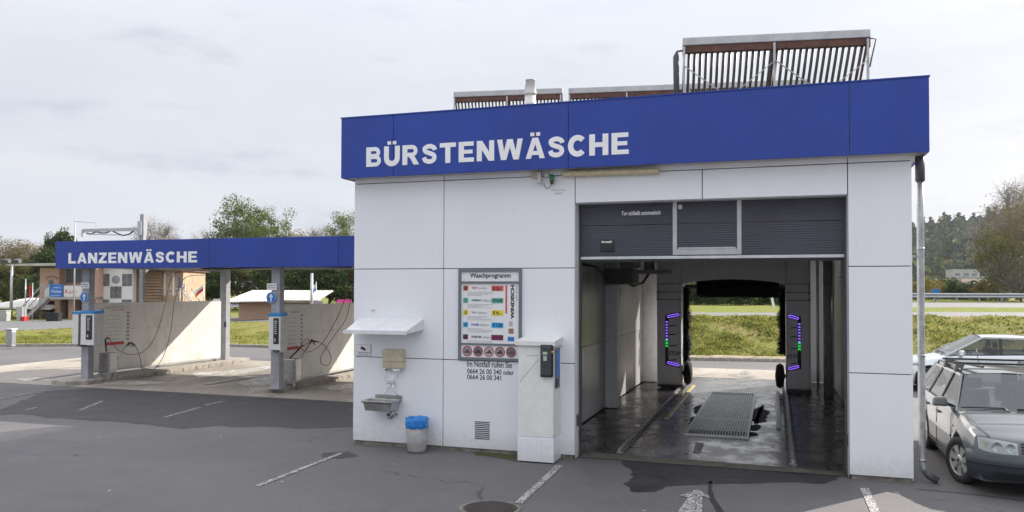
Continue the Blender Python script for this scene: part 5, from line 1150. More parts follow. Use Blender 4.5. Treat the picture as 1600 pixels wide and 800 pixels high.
        mb = MB(); mb.beam((sg*(Wd-.10), ym+.02, z0+.0), (sg*(Wd+.02), ym+.01, z0+.04), .06, .04); mb.build('mirror_foot', 'black', mi_, local=True)
    # wheels
    for wy in p['axles']:
        for sg in (-1, 1):
            wr = p['wr']; cxw = sg*(Wd-.10)
            mb = MB(); mb.lathe((cxw, wy, wr), [(wr*.62, -.095), (wr*.90, -.10), (wr*.985, -.085), (wr, -.05), (wr, .05), (wr*.985, .085), (wr*.90, .10), (wr*.66, .095), (wr*.64, .06)], 36, ax=0, caps=False); wh = mb.build('wheel', 'rubber', t, local=True)
            mb = MB(); f_ = sg; mb.lathe((cxw, wy, wr), [(wr*.66, .095*f_), (wr*.64, .070*f_), (wr*.60, .055*f_)], 36, ax=0, caps=False); mb.lathe((cxw, wy, wr), [(.001, .060*f_), (wr*.62, .045*f_)], 36, ax=0, caps=False); mb.build('rim', 'dark_grey', wh, local=True)
            mb = MB()
            for k in range(7):
                a = 2*math.pi*k/7+.2; d1 = Vector((0, math.cos(a), math.sin(a))); d2 = Vector((0, -math.sin(a), math.cos(a))); c0 = Vector((cxw+.085*f_, wy, wr))
                q = [c0+d1*(wr*.16)+d2*wr*.085, c0+d1*(wr*.16)-d2*wr*.085, c0+d1*(wr*.655)-d2*wr*.17+Vector((-.0*f_, 0, 0)), c0+d1*(wr*.655)+d2*wr*.17]
                mb.prism(q, (-.02*f_, 0, 0))
            mb.lathe((cxw, wy, wr), [(.001, .10*f_), (wr*.13, .098*f_), (wr*.23, .085*f_), (wr*.24, .06*f_)], 24, ax=0, caps=False)
            mb.lathe((cxw, wy, wr), [(wr*.635, .072*f_), (wr*.645, .092*f_), (wr*.685, .092*f_), (wr*.69, .08*f_)], 36, ax=0, caps=False); hc = mb.build('hubcap', 'wheel_silver', wh, local=True)
            mb = MB(); mb.lathe((cxw, wy, wr), [(.001, .1035*f_), (wr*.085, .1025*f_), (wr*.09, .095*f_)], 18, ax=0, caps=False); hb = mb.build('hub_badge', 'dark_grey', hc, local=True)
            if wy > 0 and p.get('steer'):
                M_ = Matrix.Translation((cxw, wy, wr)) @ Matrix.Rotation(R(p['steer']), 4, 'Z') @ Matrix.Translation((-cxw, -wy, -wr))
                for ob_ in [wh, hc, hb]+[c_ for c_ in bpy.data.objects if c_.parent == wh and c_ != hc]: ob_.data.transform(M_)
    # cabin
    for sx_ in (-.36, .36):
        for sy_ in (.10, -.85):
            mb = MB(); mb.box((sx_-.24, sy_-.12, .45), (sx_+.24, sy_+.40, .62), .05); mb.hexa([(sx_-.23, sy_-.16, .6), (sx_+.23, sy_-.16, .6), (sx_+.23, sy_, .6), (sx_-.23, sy_, .6), (sx_-.20, sy_-.28, 1.12), (sx_+.20, sy_-.28, 1.12), (sx_+.20, sy_-.18, 1.12), (sx_-.20, sy_-.18, 1.12)]); mb.box((sx_-.12, sy_-.28, 1.14), (sx_+.12, sy_-.20, 1.30), .03); mb.build('seat', 'seat_dark', t, local=True)
    mb = MB(); mb.hexa([(-Wd*.8, y0-.45, z0-.25), (Wd*.8, y0-.45, z0-.25), (Wd*.8, y0+.02, z0-.25), (-Wd*.8, y0+.02, z0-.25), (-Wd*.8, y0-.42, z0+.0), (Wd*.8, y0-.42, z0+.0), (Wd*.8, y0+.03, z0-.045), (-Wd*.8, y0+.03, z0-.045)]); mb.tube([(-.36+.18*math.cos(k*math.pi/10), y0-.62+.05*math.sin(k*math.pi/10), z0-.05+.17*math.sin(k*math.pi/10)) for k in range(21)], .014, 6); mb.build('dashboard', 'seat_dark', t, local=True)
    mb = MB(); 
    for xx in (-.55, .15): mb.tube([(xx, y0+.10, z0-.015), (xx+.06, y0+.0, z0+.045), (xx+.60, y0+.02, z0+.035)], .010, 6)
    mb.build('wiper', 'black', t, local=True)
    return t, hw_fn(p, interp, Wd, Lh)
def hw_fn(p, interp, Wd, Lh): return lambda y: Wd*interp(p['plan'], Lh-y)

wag = dict(steer=22, u0=.17, L=4.40, W=1.735, paint='paint_grey', strip='paint_grey', mirror='paint_grey', wr=.312, arch=.362, axles=(1.335, -1.178),
    plan=[(0, .70), (.10, .83), (.30, .93), (.75, .99), (1.3, 1.0), (3.4, 1.0), (4.0, .97), (4.3, .90), (4.4, .84)],
    deck=[(0, .60), (.06, .70), (.22, .775), (.6, .86), (1.10, .945), (1.32, .97), (3.9, .98), (4.25, .95), (4.4, .85)],
    drop=[(0, .10), (.3, .10), (1.2, .07), (1.5, .03), (4.4, .03)], sill=[(0, .24), (.2, .20), (.6, .20), (3.9, .22), (4.4, .30)],
    belt=.95, glass=[(.98, .955), (.32, 1.385), (-1.62, 1.375), (-2.02, .97)], wb=.925, wt=.665, crown=.025, posts=[(-.13, -.17), (-1.13, -1.03)],
    seams=[(.93, .93, .92, .88), (-.13, -.14, -.14, -.14), (-.85, -.95, -1.05, -1.10)], handles=[.02, -.93])
WCX, WCY = 3.235, 13.80
wagon, whw = car('parked_car', 'dark grey estate car with roof rack and silver hubcaps, front towards the camera', WCX, WCY, R(180), wag)
# its own face: bumper, lights, grille, plate, rack
def frow(z, w_, y_, n_=15, k_=.30): return [(w_*a, y_-k_*(abs(a)**3.0), z) for a in np.linspace(-1, 1, n_)]
mb = MB(); mb.grid([frow(.19, .80, 2.10), frow(.21, .845, 2.20), frow(.36, .875, 2.25), frow(.44, .885, 2.275), frow(.50, .885, 2.275), frow(.545, .872, 2.22), frow(.56, .84, 2.10)]); bm_ = mb.build('front_bumper', 'bumper_grey', wagon, local=True)
mb = MB()
for z in (.255, .285, .315): mb.grid([frow(z, .62, 2.232, k_=.08), frow(z+.014, .62, 2.240, k_=.08)])
mb.build('lower_grille', 'black', bm_, local=True)
mb = MB(); mb.grid([frow(.415, .886, 2.283), frow(.432, .889, 2.290), frow(.447, .886, 2.283)]); mb.build('bumper_strip', 'black', bm_, local=True)
for sg in (-1, 1):
    def fp_(x, z, o=0):
        x = x-.075; o = o+.030; a = x/.86; return (sg*x, 2.250-.30*abs(a)**3.0-(z-.56)*.50+o, z)
    mb = MB(); mb.grid([[fp_(x, zl) for x, zl, zh in ((.42, .575, .72), (.55, .570, .735), (.68, .572, .745), (.77, .585, .745), (.82, .605, .74))], [fp_(x, zh) for x, zl, zh in ((.42, .575, .705), (.55, .570, .722), (.68, .572, .735), (.77, .585, .74), (.82, .605, .735))]]); hl = mb.build('headlight', 'lamp_glass', wagon, local=True)
    for k, (x, r_) in enumerate(((.50, .055), (.64, .060))):
        mb = MB(); c0 = Vector(fp_(x, .65, -.010)); mb.lathe(c0, [(.001, -.018), (r_*.5, -.014), (r_, .006)], 18, ax=1, caps=False); mb.build('reflector', 'chrome', hl, local=True)
    mb = MB(); c0 = Vector(fp_(.755, .66, -.006)); mb.lathe(c0, [(.001, -.01), (.035, .0)], 14, ax=1, caps=False); mb.build('indicator', 'beige', hl, local=True)
    mb = MB(); mb.grid([[fp_(x, zl, -.032) for x, zl in ((.42, .575), (.5, .572), (.6, .571), (.7, .574), (.77, .586), (.82, .605))], [fp_(x, zh, -.032) for x, zh in ((.42, .705), (.5, .716), (.6, .728), (.7, .737), (.77, .74), (.82, .735))]]); mb.build('lamp_housing', 'light_grey_metal', hl, local=True)
mb = MB()
for z in (.595, .63, .665, .70): mb.grid([[(x, 2.262-.30*abs(x/.86)**3-(z-.56)*.55, z) for x in np.linspace(-.31, .31, 9)], [(x, 2.262-.30*abs(x/.86)**3-(z-.56)*.55, z+.020) for x in np.linspace(-.31, .31, 9)]])
mb.box((-.40, 2.05, .575), (.40, 2.12, .72)); gr_ = mb.build('grille', 'black', wagon, local=True)
def nrow(z, w_, y_, k_=.30): return [(w_*a, y_-k_*abs(w_*a/.86)**3.0, z) for a in np.linspace(-1, 1, 19)]
mb = MB(); mb.grid([nrow(.50, .80, 2.245), nrow(.56, .80, 2.240), nrow(.62, .79, 2.215), nrow(.68, .785, 2.185), nrow(.725, .77, 2.150), nrow(.752, .755, 2.10), nrow(.775, .75, 2.02), nrow(.80, .75, 1.92)]); mb.build('nose_panel', 'paint_grey', wagon, local=True)
mb = MB(); mb.lathe((0, 2.19, .655), [(.062, .0), (.062, .035), (.05, .037)], 24, ax=1); mb.build('badge', 'chrome', gr_, local=True)
mb = MB(); mb.box((-.26, 2.285, .385), (.26, 2.300, .495), .004); mb.build('number_plate', 'sign_white', bm_, local=True)
mb = MB()   # bonnet seams
for sg in (-1, 1): mb.tube([(sg*.62, 2.02, .757), (sg*.70, 1.6, .868), (sg*.74, 1.2, .93), (sg*.76, 1.02, .955)], .005, 5)
mb.build('bonnet_seam', 'black', wagon, local=True)
for sg in (-1, 1):
    mb = MB(); mb.tube([(sg*.60, .20, 1.40), (sg*.60, .16, 1.455), (sg*.595, -.6, 1.475), (sg*.59, -1.45, 1.455), (sg*.59, -1.55, 1.40)], .014, 8); mb.build('roof_rail', 'black', wagon, local=True)
for y in (.02, -.78):
    mb = MB(); mb.beam((-.80, y, 1.535), (.66, y, 1.535), .055, .028); rb = mb.build('rack_bar', 'black', wagon, local=True)
    for sg in (-1, 1):
        mb = MB(); mb.hexa([(sg*.60-.05, y-.05, 1.40), (sg*.60+.05, y-.05, 1.40), (sg*.60+.05, y+.05, 1.40), (sg*.60-.05, y+.05, 1.40), (sg*.56-.06, y-.035, 1.53), (sg*.56+.06, y-.035, 1.53), (sg*.56+.06, y+.035, 1.53), (sg*.56-.06, y+.035, 1.53)]); mb.build('rack_foot', 'dark_grey', rb, local=True, bevel=.008)
mb = MB(); mb.beam((.30, .20, 1.50), (.52, -.9, 1.50), .05, .03); mb.build('bike_channel', 'dark_grey', wagon, local=True)
mb = MB(); mb.tube([(0, -1.45, 1.42), (0, -1.62, 1.66)], .006, 5); mb.build('aerial', 'black', wagon, local=True)
mb = MB(); mb.grid([[(sg_*.872, y, z) for y in (.95, 1.02)] for sg_, z in ((1, .71), (1, .74))]); mb.build('side_indicator', 'beige', wagon, local=True)

sed = dict(L=4.70, W=1.80, paint='paint_silver', strip='paint_silver', mirror='paint_silver', wr=.32, arch=.37, axles=(1.45, -1.28),
    plan=[(0, .66), (.12, .82), (.35, .92), (.8, .985), (1.4, 1.0), (3.6, 1.0), (4.3, .95), (4.6, .86), (4.7, .78)],
    deck=[(0, .58), (.08, .68), (.3, .77), (.8, .88), (1.30, .95), (1.6, .985), (3.7, 1.03), (4.1, 1.06), (4.5, 1.04), (4.7, .90)],
    drop=[(0, .10), (.3, .11), (1.2, .08), (1.5, .03), (4.0, .03), (4.3, .07), (4.7, .08)], sill=[(0, .24), (.2, .19), (.6, .19), (4.2, .22), (4.7, .32)],
    belt=.97, glass=[(1.05, .97), (.22, 1.42), (-1.10, 1.40), (-1.95, 1.06)], wb=.90, wt=.64, crown=.035, posts=[(-.18, -.20)],
    seams=[(.98, .98, .96, .93), (-.18, -.19, -.20, -.20), (-.95, -1.05, -1.15, -1.2)], handles=[-.02, -1.0])
sedan, shw = car('parked_car', 'silver saloon parked crosswise behind the dark grey estate car', 5.25, 24.0, R(90), sed)
for sg in (-1, 1):
    mb = MB(); mb.grid([[(sg*x, 2.10-.5*(x/.9)**3, z) for x in (.45, .62, .76)] for z in (.60, .74)]); mb.build('headlight', 'lamp_glass', sedan, local=True)

# ================================================================== TREES AND SHRUBS
def rnd(a, b): return random.uniform(a, b)
def leaf_quads(C, size, rng, droop=.0, aspect=.62):
    n = len(C); d = rng.normal(size=(n, 3)); d /= np.linalg.norm(d, axis=1)[:, None]; e = np.cross(d, rng.normal(size=(n, 3))); e /= np.linalg.norm(e, axis=1)[:, None]+1e-9
    s_ = size*rng.uniform(.55, 1.35, n)[:, None]; a = d*s_; b = e*s_*aspect
    V = np.stack([C-a, C-b*.9+a*.1, C+a, C+b*.9+a*.1], 1).reshape(-1, 3); Fc = np.arange(4*n).reshape(-1, 4); return V, Fc
def make_tree(name, label, cat, H, crown_r, crown_lo, nclump, nleaf, lsize, leafmat, barkmat, seed, twigs=0, conifer=False, trunk_r=None, clump_r=None, group=None, squash=1.0, multi=1):
    """a trunk with limbs that reach clumps of leaf faces spread through an uneven crown"""
    rnd_ = random.Random(seed); rng = np.random.default_rng(seed)
    t = thing(name, label, cat, (0, 0, 0), group=group); tr = MB(); trunk_r = trunk_r or H*.022; clump_r = clump_r or crown_r*.30
    cs = []
    for i in range(nclump):
        if conifer:
            u = rnd_.random()**.8; z = crown_lo+(H-crown_lo)*u; rr = crown_r*(1-u)**.75*rnd_.uniform(.25, 1.0); a = rnd_.random()*6.283
            c = Vector((rr*math.cos(a), rr*math.sin(a), z-rr*.25)); rad = clump_r*(1.15-u*.75)
        else:
            while True:
                v = Vector((rnd_.uniform(-1, 1), rnd_.uniform(-1, 1), rnd_.uniform(-1, 1)))
                if .12 < v.length < 1: break
            v = v*(v.length**-.35); k = .80+.42*mnoise.noise(v*1.7+Vector((seed, 0, 0)))
            c = Vector((v.x*crown_r*k, v.y*crown_r*k, (H+crown_lo)/2+v.z*(H-crown_lo)/2*squash*k)); c.z = max(crown_lo*.8, min(H, c.z)); rad = clump_r*rnd_.uniform(.55, 1.25)
        cs.append((c, rad))
    top = H*.94 if conifer else crown_lo+(H-crown_lo)*.55
    for q in range(multi):
        lean = Vector((rnd_.uniform(-1, 1), rnd_.uniform(-1, 1), 0))*H*(.03 if multi == 1 else .12)
        P = [Vector((0, 0, -.1))+lean*.1*(multi > 1)]+[lean*(k/5)**1.3+Vector((rnd_.gauss(0, H*.008), rnd_.gauss(0, H*.008), top*k/5)) for k in range(1, 6)]
        tr.tube(P, [trunk_r*(1-.78*k/5) for k in range(6)], 7)
        for c, rad in cs[q::multi]:
            s_ = max(.15, min(.93, (c.z-crown_lo*.4)/(top+.01)*rnd_.uniform(.45, .8))); k = s_*5; i = min(4, int(k)); b = P[i].lerp(P[i+1], k-i)
            mdl = b.lerp(c, .5)+Vector((0, 0, (.06 if not conifer else -.02)*H*rnd_.random())); r0 = trunk_r*(1-.78*s_)*.42
            tr.tube([b, mdl, c], [r0, r0*.55, r0*.16], 4, caps=False)
            for _ in range(twigs):
                d = Vector((rnd_.gauss(0, 1), rnd_.gauss(0, 1), rnd_.gauss(.45, .8))).normalized()*rad*rnd_.uniform(.7, 1.5); s0 = mdl.lerp(c, rnd_.uniform(.35, 1)); tr.tube([s0, s0+d*.5+Vector((0, 0, rad*.08)), s0+d], [r0*.30, r0*.2, r0*.07], 3, caps=False)
    tr.build('trunk', barkmat, t, local=True)
    if nleaf:
        pts = []
        for c, rad in cs:
            n = max(4, int(nleaf/nclump*rnd_.uniform(.6, 1.4))); v = rng.normal(size=(n, 3)); v /= np.linalg.norm(v, axis=1)[:, None]; v *= (rng.uniform(.15, 1, n)**.5)[:, None]*rad; v[:, 2] *= .72
            pts.append(v+np.array(c))
        C_ = np.concatenate(pts); V, Fc = leaf_quads(C_, lsize, rng); arrays('crown', V, Fc, leafmat, t)
    return t
used = set()
def plant(proto, pos, s=1.0, rz=0, label=None, group=None, sz=None):
    if proto.name not in used: used.add(proto.name); o = proto
    else: o = copy_tree(proto)
    o.location = pos; o.rotation_euler = (0, 0, rz); o.scale = (s, s, sz or s)
    if label: o['label'] = label
    if group: o['group'] = group
    return o
def ground_at(px, d, z=.3):
    p = DP(px, 449, d); return Vector((p.x, p.y, z))
def hz(px): return 448.6+.0029*px
def top_scale(px_y, d, H, px, z=.3): return ((hz(px)-px_y)*d/FPX+CAMH-z)/H

T_dark = make_tree('broadleaf_tree', 'x', 'tree', 12, 4.6, 1.2, 60, 11000, .20, 'leaf_dark', 'bark', 11)
T_green = make_tree('broadleaf_tree', 'x', 'tree', 16, 6.4, 3.0, 90, 13000, .15, 'leaf_green', 'bark', 23, twigs=7, clump_r=1.7)
T_con = make_tree('conifer_tree', 'x', 'tree', 14, 3.6, 1.2, 80, 9000, .20, 'leaf_dark', 'bark', 31, conifer=True, clump_r=1.1)
T_aut = make_tree('autumn_tree', 'x', 'tree', 13, 5.2, 2.2, 90, 9500, .13, 'leaf_autumn', 'pale_bark', 41, twigs=9, clump_r=1.8, trunk_r=.3)
T_bare = make_tree('bare_tree', 'x', 'tree', 14, 5.2, 3.5, 90, 900, .10, 'leaf_twig', 'pale_bark', 53, twigs=26, clump_r=1.8, trunk_r=.34)
T_mix = make_tree('broadleaf_tree', 'x', 'tree', 11, 4.6, .8, 60, 9000, .19, 'leaf_mixed', 'bark', 61, clump_r=1.5)
T_shrub = make_tree('shrub', 'x', 'shrub', 4.2, 2.6, .0, 34, 5200, .12, 'leaf_dark', 'bark', 71, clump_r=.9, multi=3, trunk_r=.06)
T_shrub2 = make_tree('shrub', 'x', 'shrub', 3.6, 2.2, .0, 30, 4200, .11, 'leaf_yellow', 'bark', 81, clump_r=.8, multi=3, trunk_r=.05)
GL = 'trees in the background'
def tree(proto, px, py_top, d, label, H, z=.3, rz=None, group=GL, wide=1.0):
    k = top_scale(py_top, d, H, px, z); plant(proto, ground_at(px, d, z), k*wide, rnd(0, 6.28) if rz is None else rz, label, group, sz=k)
# left, beyond the track buildings (labels name what each stands by)
tree(T_aut, 5, 362, 92, 'brownish tree at the very left edge behind the floodlight', 13)
tree(T_aut, 48, 370, 100, 'pale brown autumn tree between the floodlight and the dark conifer', 13, wide=1.15)
tree(T_dark, 96, 352, 94, 'dark green crown rising left of the blue canopy fascia', 12, wide=.62)
tree(T_dark, 74, 384, 86, 'lower dark crown over the flat white roof of the salmon house', 12, wide=.95)
tree(T_mix, 18, 402, 84, 'yellow green bushy tree behind the floodlight mast', 11, wide=1.3)
tree(T_bare, 245, 334, 96, 'leafless pale tree above the fascia right of the mast', 14, wide=1.1)
tree(T_bare, 325, 352, 104, 'thin bare crown just left of the tall green tree', 14, wide=.8)
tree(T_green, 372, 306, 92, 'tall loose green tree above the canopy, larger of two', 16, rz=.6, wide=.88)
tree(T_green, 424, 322, 96, 'green tree crown touching the tall one on its right', 16, rz=2.6, wide=.72)
tree(T_bare, 497, 344, 100, 'bare brown tree above the fascia left of the wash hall', 14, wide=1.0)
tree(T_green, 536, 328, 92, 'green tree crown directly beside the corner of the wash hall', 16, rz=4.4, wide=.62)
tree(T_aut, 470, 352, 108, 'low brownish crown between bare tree and green trees', 13)
i = 0
for px, py, d, pr, H, lb in ((-30, 415, 84, T_dark, 12, 'dark tree cut by the left edge of the photo'), (55, 425, 80, T_dark, 12, 'dark bushy tree behind the red flag'), (340, 398, 82, T_dark, 12, 'dark tree behind the blue and white striped flag'), (300, 385, 88, T_mix, 11, 'mixed green tree behind the wooden cabin and its stair'),
        (385, 392, 84, T_mix, 11, 'mixed green tree above the left half of the kiosk roof'), (430, 396, 80, T_dark, 12, 'dark tree above the middle of the kiosk roof'), (475, 388, 84, T_dark, 12, 'dark tree behind the white lamp pole by the kiosk'), (515, 392, 80, T_dark, 12, 'dark green tree above the pink banner'), (552, 385, 86, T_mix, 11, 'dark mixed tree at the wash hall corner, under the fascia'), (590, 390, 84, T_dark, 12, 'dark tree mostly hidden by the wash hall'),
        (140, 400, 90, T_dark, 12, 'dark tree behind the roof of the pink house'), (200, 398, 92, T_dark, 12, 'dark tree behind the chequered wall'), (260, 395, 90, T_con, 14, 'dark conifer behind the wooden cabin')):
    tree(pr, px, py, d, lb, H, wide=1.25)
for px, py, d, pr, H, lb in ((632, 392, 84, T_dark, 12, 'first dark tree behind the wash hall, right of its left corner'), (680, 396, 88, T_mix, 11, 'second tree behind the wash hall, mixed green'), (735, 392, 82, T_dark, 12, 'third dark tree hidden behind the wash hall'), (800, 390, 86, T_con, 14, 'conifer hidden behind the middle of the wash hall'), (870, 395, 84, T_mix, 11, 'mixed green tree hidden left of the bay opening')):
    tree(pr, px, py, d, lb, H, z=.8, wide=1.3)
# hedge seen through the bay
labs = ['left end of the hedge', 'second shrub from the left gantry column', 'middle shrub of the hedge', 'shrub left of the white marker post', 'shrub behind the white marker post', 'right end of the hedge']
for k, px in enumerate((1052, 1088, 1120, 1153, 1188, 1222, 1256)):
    d = 57+1.5*(k % 3); s_ = top_scale(428-4*(k % 3), d, 4.2, px, 1.5)
    plant(T_shrub, ground_at(px, d, 1.45), s_, rnd(0, 6.28), ['dark hedge shrub hidden behind the left gantry column', 'dark hedge shrub beside the left gantry column', 'dark hedge shrub left of centre through the bay', 'dark hedge shrub in the centre through the bay', 'dark hedge shrub behind the white marker post', 'dark hedge shrub beside the right gantry column', 'dark hedge shrub hidden behind the right gantry column'][k], 'hedge shrubs behind the bay')
for k, px in enumerate((1068, 1103, 1137, 1170, 1205, 1240)):
    d = 64+1.2*(k % 2); s_ = top_scale(422-4*(k % 3), d, 4.2, px, 1.5); plant(T_shrub, ground_at(px, d, 1.45), s_*1.25, rnd(0, 6.28), 'dark shrub filling the gaps in the second row of the hedge', 'second row of hedge shrubs behind the bay', sz=s_)
# right: brushwood beyond the guard rail
GR = 'bushes beyond the guard rail'
def bush(proto, px, py, d, H, label, wide=1.0): 
    s_ = top_scale(py, d, H, px, 1.0); plant(proto, ground_at(px, d, 1.0), s_*wide, rnd(0, 6.28), label, GR, sz=s_)
bush(T_shrub2, 1440, 430, 92, 3.6, 'yellow green bush right beside the downpipe')
bush(T_shrub2, 1456, 436, 96, 3.6, 'yellow green bush above the small blue sign')
bush(T_shrub, 1476, 431, 98, 4.2, 'round dark bush left of the white barn roof')
bush(T_shrub, 1503, 432, 94, 4.2, 'round dark bush below the far grey house', 1.1)
bush(T_shrub, 1518, 438, 92, 4.2, 'dark bush between the far house and the big brown tree')
bush(T_shrub2, 1535, 440, 88, 3.6, 'yellow green bush left of the big brown tree')
bush(T_shrub2, 1556, 430, 86, 3.6, 'yellow green bush at the foot of the big brown tree')
T_big = make_tree('brown_tree', 'large half bare brown tree at the right edge of the photo', 'tree', 15, 6.0, 1.0, 110, 9000, .13, 'leaf_autumn', 'pale_bark', 97, twigs=22, clump_r=2.1, multi=3, trunk_r=.26)
s_ = top_scale(290, 84, 15, 1600, 1.0); plant(T_big, ground_at(1606, 84, 1.0), s_*.80, 1.2, None, None, sz=s_)
T_big2 = make_tree('brown_tree', 'lower twiggy olive brown tree left of the large half bare one', 'tree', 10, 4.2, .6, 60, 6500, .14, 'leaf_mixed', 'pale_bark', 103, twigs=14, clump_r=1.4, multi=3, trunk_r=.14)
s_ = top_scale(345, 80, 10, 1562, 1.0); plant(T_big2, ground_at(1566, 80, 1.0), s_*.72, 2.2, None, None, sz=s_)
T_big3 = make_tree('brown_tree', 'low leafless brushwood tree at the bottom right behind the guard rail', 'tree', 7, 4.5, .3, 60, 1500, .12, 'leaf_twig', 'bark', 107, twigs=18, clump_r=1.5, multi=3, trunk_r=.12)
s_ = top_scale(392, 76, 7, 1592, 1.0); plant(T_big3, ground_at(1596, 76, 1.0), s_, 2.2, None, None, sz=s_)

tree(T_bare, 1588, 266, 90, 'tall bare grey tree rising behind the large half bare brown tree', 14, 1.0, group='', wide=.95) if False else plant(T_bare, ground_at(1590, 90, 1.0), top_scale(268, 90, 14, 1590, 1.0)*.9, 1.1, 'tall bare grey tree rising behind the half bare brown tree at right', GL, sz=top_scale(268, 90, 14, 1590, 1.0))
# ================================================================== HILL WITH ITS WOOD
ridge = [(1000, 440), (1250, 400), (1380, 362), (1440, 352), (1480, 344), (1520, 338), (1560, 330), (1600, 323), (1700, 312), (1850, 308), (2000, 318), (2300, 360), (2700, 440)]
def rz_(px):
    for (a, va), (b, vb) in zip(ridge, ridge[1:]):
        if a <= px <= b: return va+(vb-va)*(px-a)/(b-a)
    return 446
rows = []; HD = [330, 400, 450, 500, 550, 600, 650, 720, 820]; HF = [-.03, .0, .10, .30, .55, .80, 1.0, 1.04, .7]
pxs = list(range(960, 2760, 45))
hillg = []
for d, f_ in zip(HD, HF):
    rr = []
    for px in pxs:
        p = DP(px, 449, d); hmax = max(0, (hz(px)-rz_(px)-31)*650/FPX); z = 1.2+hmax*f_+3*mnoise.noise(Vector((px*.01, d*.01, 0)))*min(1, max(0, f_)); rr.append(Vector((p.x, p.y, z if f_ >= 0 else -1)))
    rows.append(rr)
struct('hill', MB().grid(rows), 'grass')
def hill_pt(px, d):
    for (a, fa_), (b, fb_) in zip(zip(HD, HF), list(zip(HD, HF))[1:]):
        if a <= d <= b: f_ = fa_+(fb_-fa_)*(d-a)/(b-a)
    p = DP(px, 449, d); hmax = max(0, (hz(px)-rz_(px)-31)*650/FPX); return np.array((p.x, p.y, 1.2+hmax*f_+3*mnoise.noise(Vector((px*.01, d*.01, 0)))*min(1, max(0, f_))))
def unit_lump(conif, seed):
    """one far tree: leaf-mass faces scattered over an uneven crown shell"""
    rg = np.random.default_rng(seed); n = 110 if not conif else 70; v = rg.normal(size=(n, 3)); v /= np.linalg.norm(v, axis=1)[:, None]; v[:, 2] = np.abs(v[:, 2])*1.1-.15
    if conif: u = rg.uniform(0, 1, n); a = rg.uniform(0, 6.28, n); v = np.stack([np.cos(a)*(1-u)*.6, np.sin(a)*(1-u)*.6, u*1.9], 1)
    V, Fc = leaf_quads(v*rg.uniform(.7, 1.05, n)[:, None], (.27 if not conif else .22), rg, aspect=.8); return V, Fc
LU = [unit_lump(False, k) for k in range(8)]+[unit_lump(True, 20+k) for k in range(4)]
bmx = bmesh.new(); bmesh.ops.create_icosphere(bmx, subdivisions=1, radius=.80); cv = np.array([v.co for v in bmx.verts]); cf_ = [[v.index for v in f.verts] for f in bmx.faces]; bmx.free(); cf_ = np.array([f+[f[2]] for f in cf_])
Vs = []; Fs = []; off = 0
rg = np.random.default_rng(5)
for k in range(3000):
    px = rg.uniform(1380, 1900) if k < 2500 else rg.uniform(1150, 2400); d = 405+260*rg.random()**1.1; s_ = rg.uniform(5.5, 10.5); p = hill_pt(px, d)
    if p[2] < 5 and px < 1540 and d > 440 and rg.random() < .85: continue
    if d < 425 and rg.random() < .5: continue
    con = rg.random() < (.20 if d > 590 else .10); V, Fc = LU[rg.integers(8, 12)] if con else LU[rg.integers(0, 8)]
    a = rg.uniform(0, 6.28); c_, sn = math.cos(a), math.sin(a); Rm = np.array([[c_, -sn, 0], [sn, c_, 0], [0, 0, rg.uniform(.85, 1.25)]]); W_ = (V@Rm.T)*s_+p+np.array([0, 0, s_*.5])
    Vs.append(W_); Fs.append(Fc+off); off += len(W_)
o = arrays('hill_wood', np.concatenate(Vs), np.concatenate(Fs), 'hill_forest'); tag(o, 'dense mixed autumn wood covering the distant hillside', 'forest', kind='stuff')
# ridge conifers stand out above the skyline: part of the same far wood

def rowbox(mb, x0, x1, y0, y1, z0, z1): mb.box((x0, y0, z0), (x1, y1, z1)); return mb
# ================================================================== FAR THINGS, RIGHT
def far_house(px, d, w_, dep_, h_, label, roofmat, flat=True, z0=2):
    base = ground_at(px, d, z0); t = thing('farm_building', label, 'building', base, YAW-.1)
    MBx = MB(); MBx.box((-w_/2, 0, 0), (w_/2, dep_, h_)); MBx.build('wall', 'far_wall', t, local=True)
    mb = MB()
    if flat: mb.box((-w_/2-.3, -.3, h_), (w_/2+.3, dep_+.3, h_+.4))
    else: mb.prism([(-w_/2-.4, -.6, h_), (-w_/2-.4, dep_+.6, h_), (-w_/2-.4, dep_/2, h_+w_*.12)], (w_+.8, 0, 0))
    mb.build('roof', roofmat, t, local=True)
    return t
t = far_house(1510, 380, 12, 8, 7.5, 'tall grey flat roofed house far off at the foot of the hill', 'far_wall', z0=4.5)
for k in range(2):
    for x in (-4, 0, 3.6): mb = MB(); mb.box((x-1.2, -.12, 2+k*2.8), (x+1.2, -.02, 3.4+k*2.8)); mb.build('window', 'frame_grey', t, local=True)
t = far_house(1498, 375, 14, 8, 5, 'low grey wing left of the tall far house', 'ink_grey', z0=2.8)
t = far_house(1528, 378, 12, 8, 4.6, 'low pale wing right of the tall far house', 'far_wall', z0=4.0)
t = far_house(1500, 300, 14, 8, 2.2, 'low barn with a reddish roof in front of the far house', 'tile_red', flat=False, z0=3.0)
t = far_house(1533, 290, 6, 6, 2.0, 'small shed with a white roof below the far house', 'check_white', flat=False, z0=2.6)
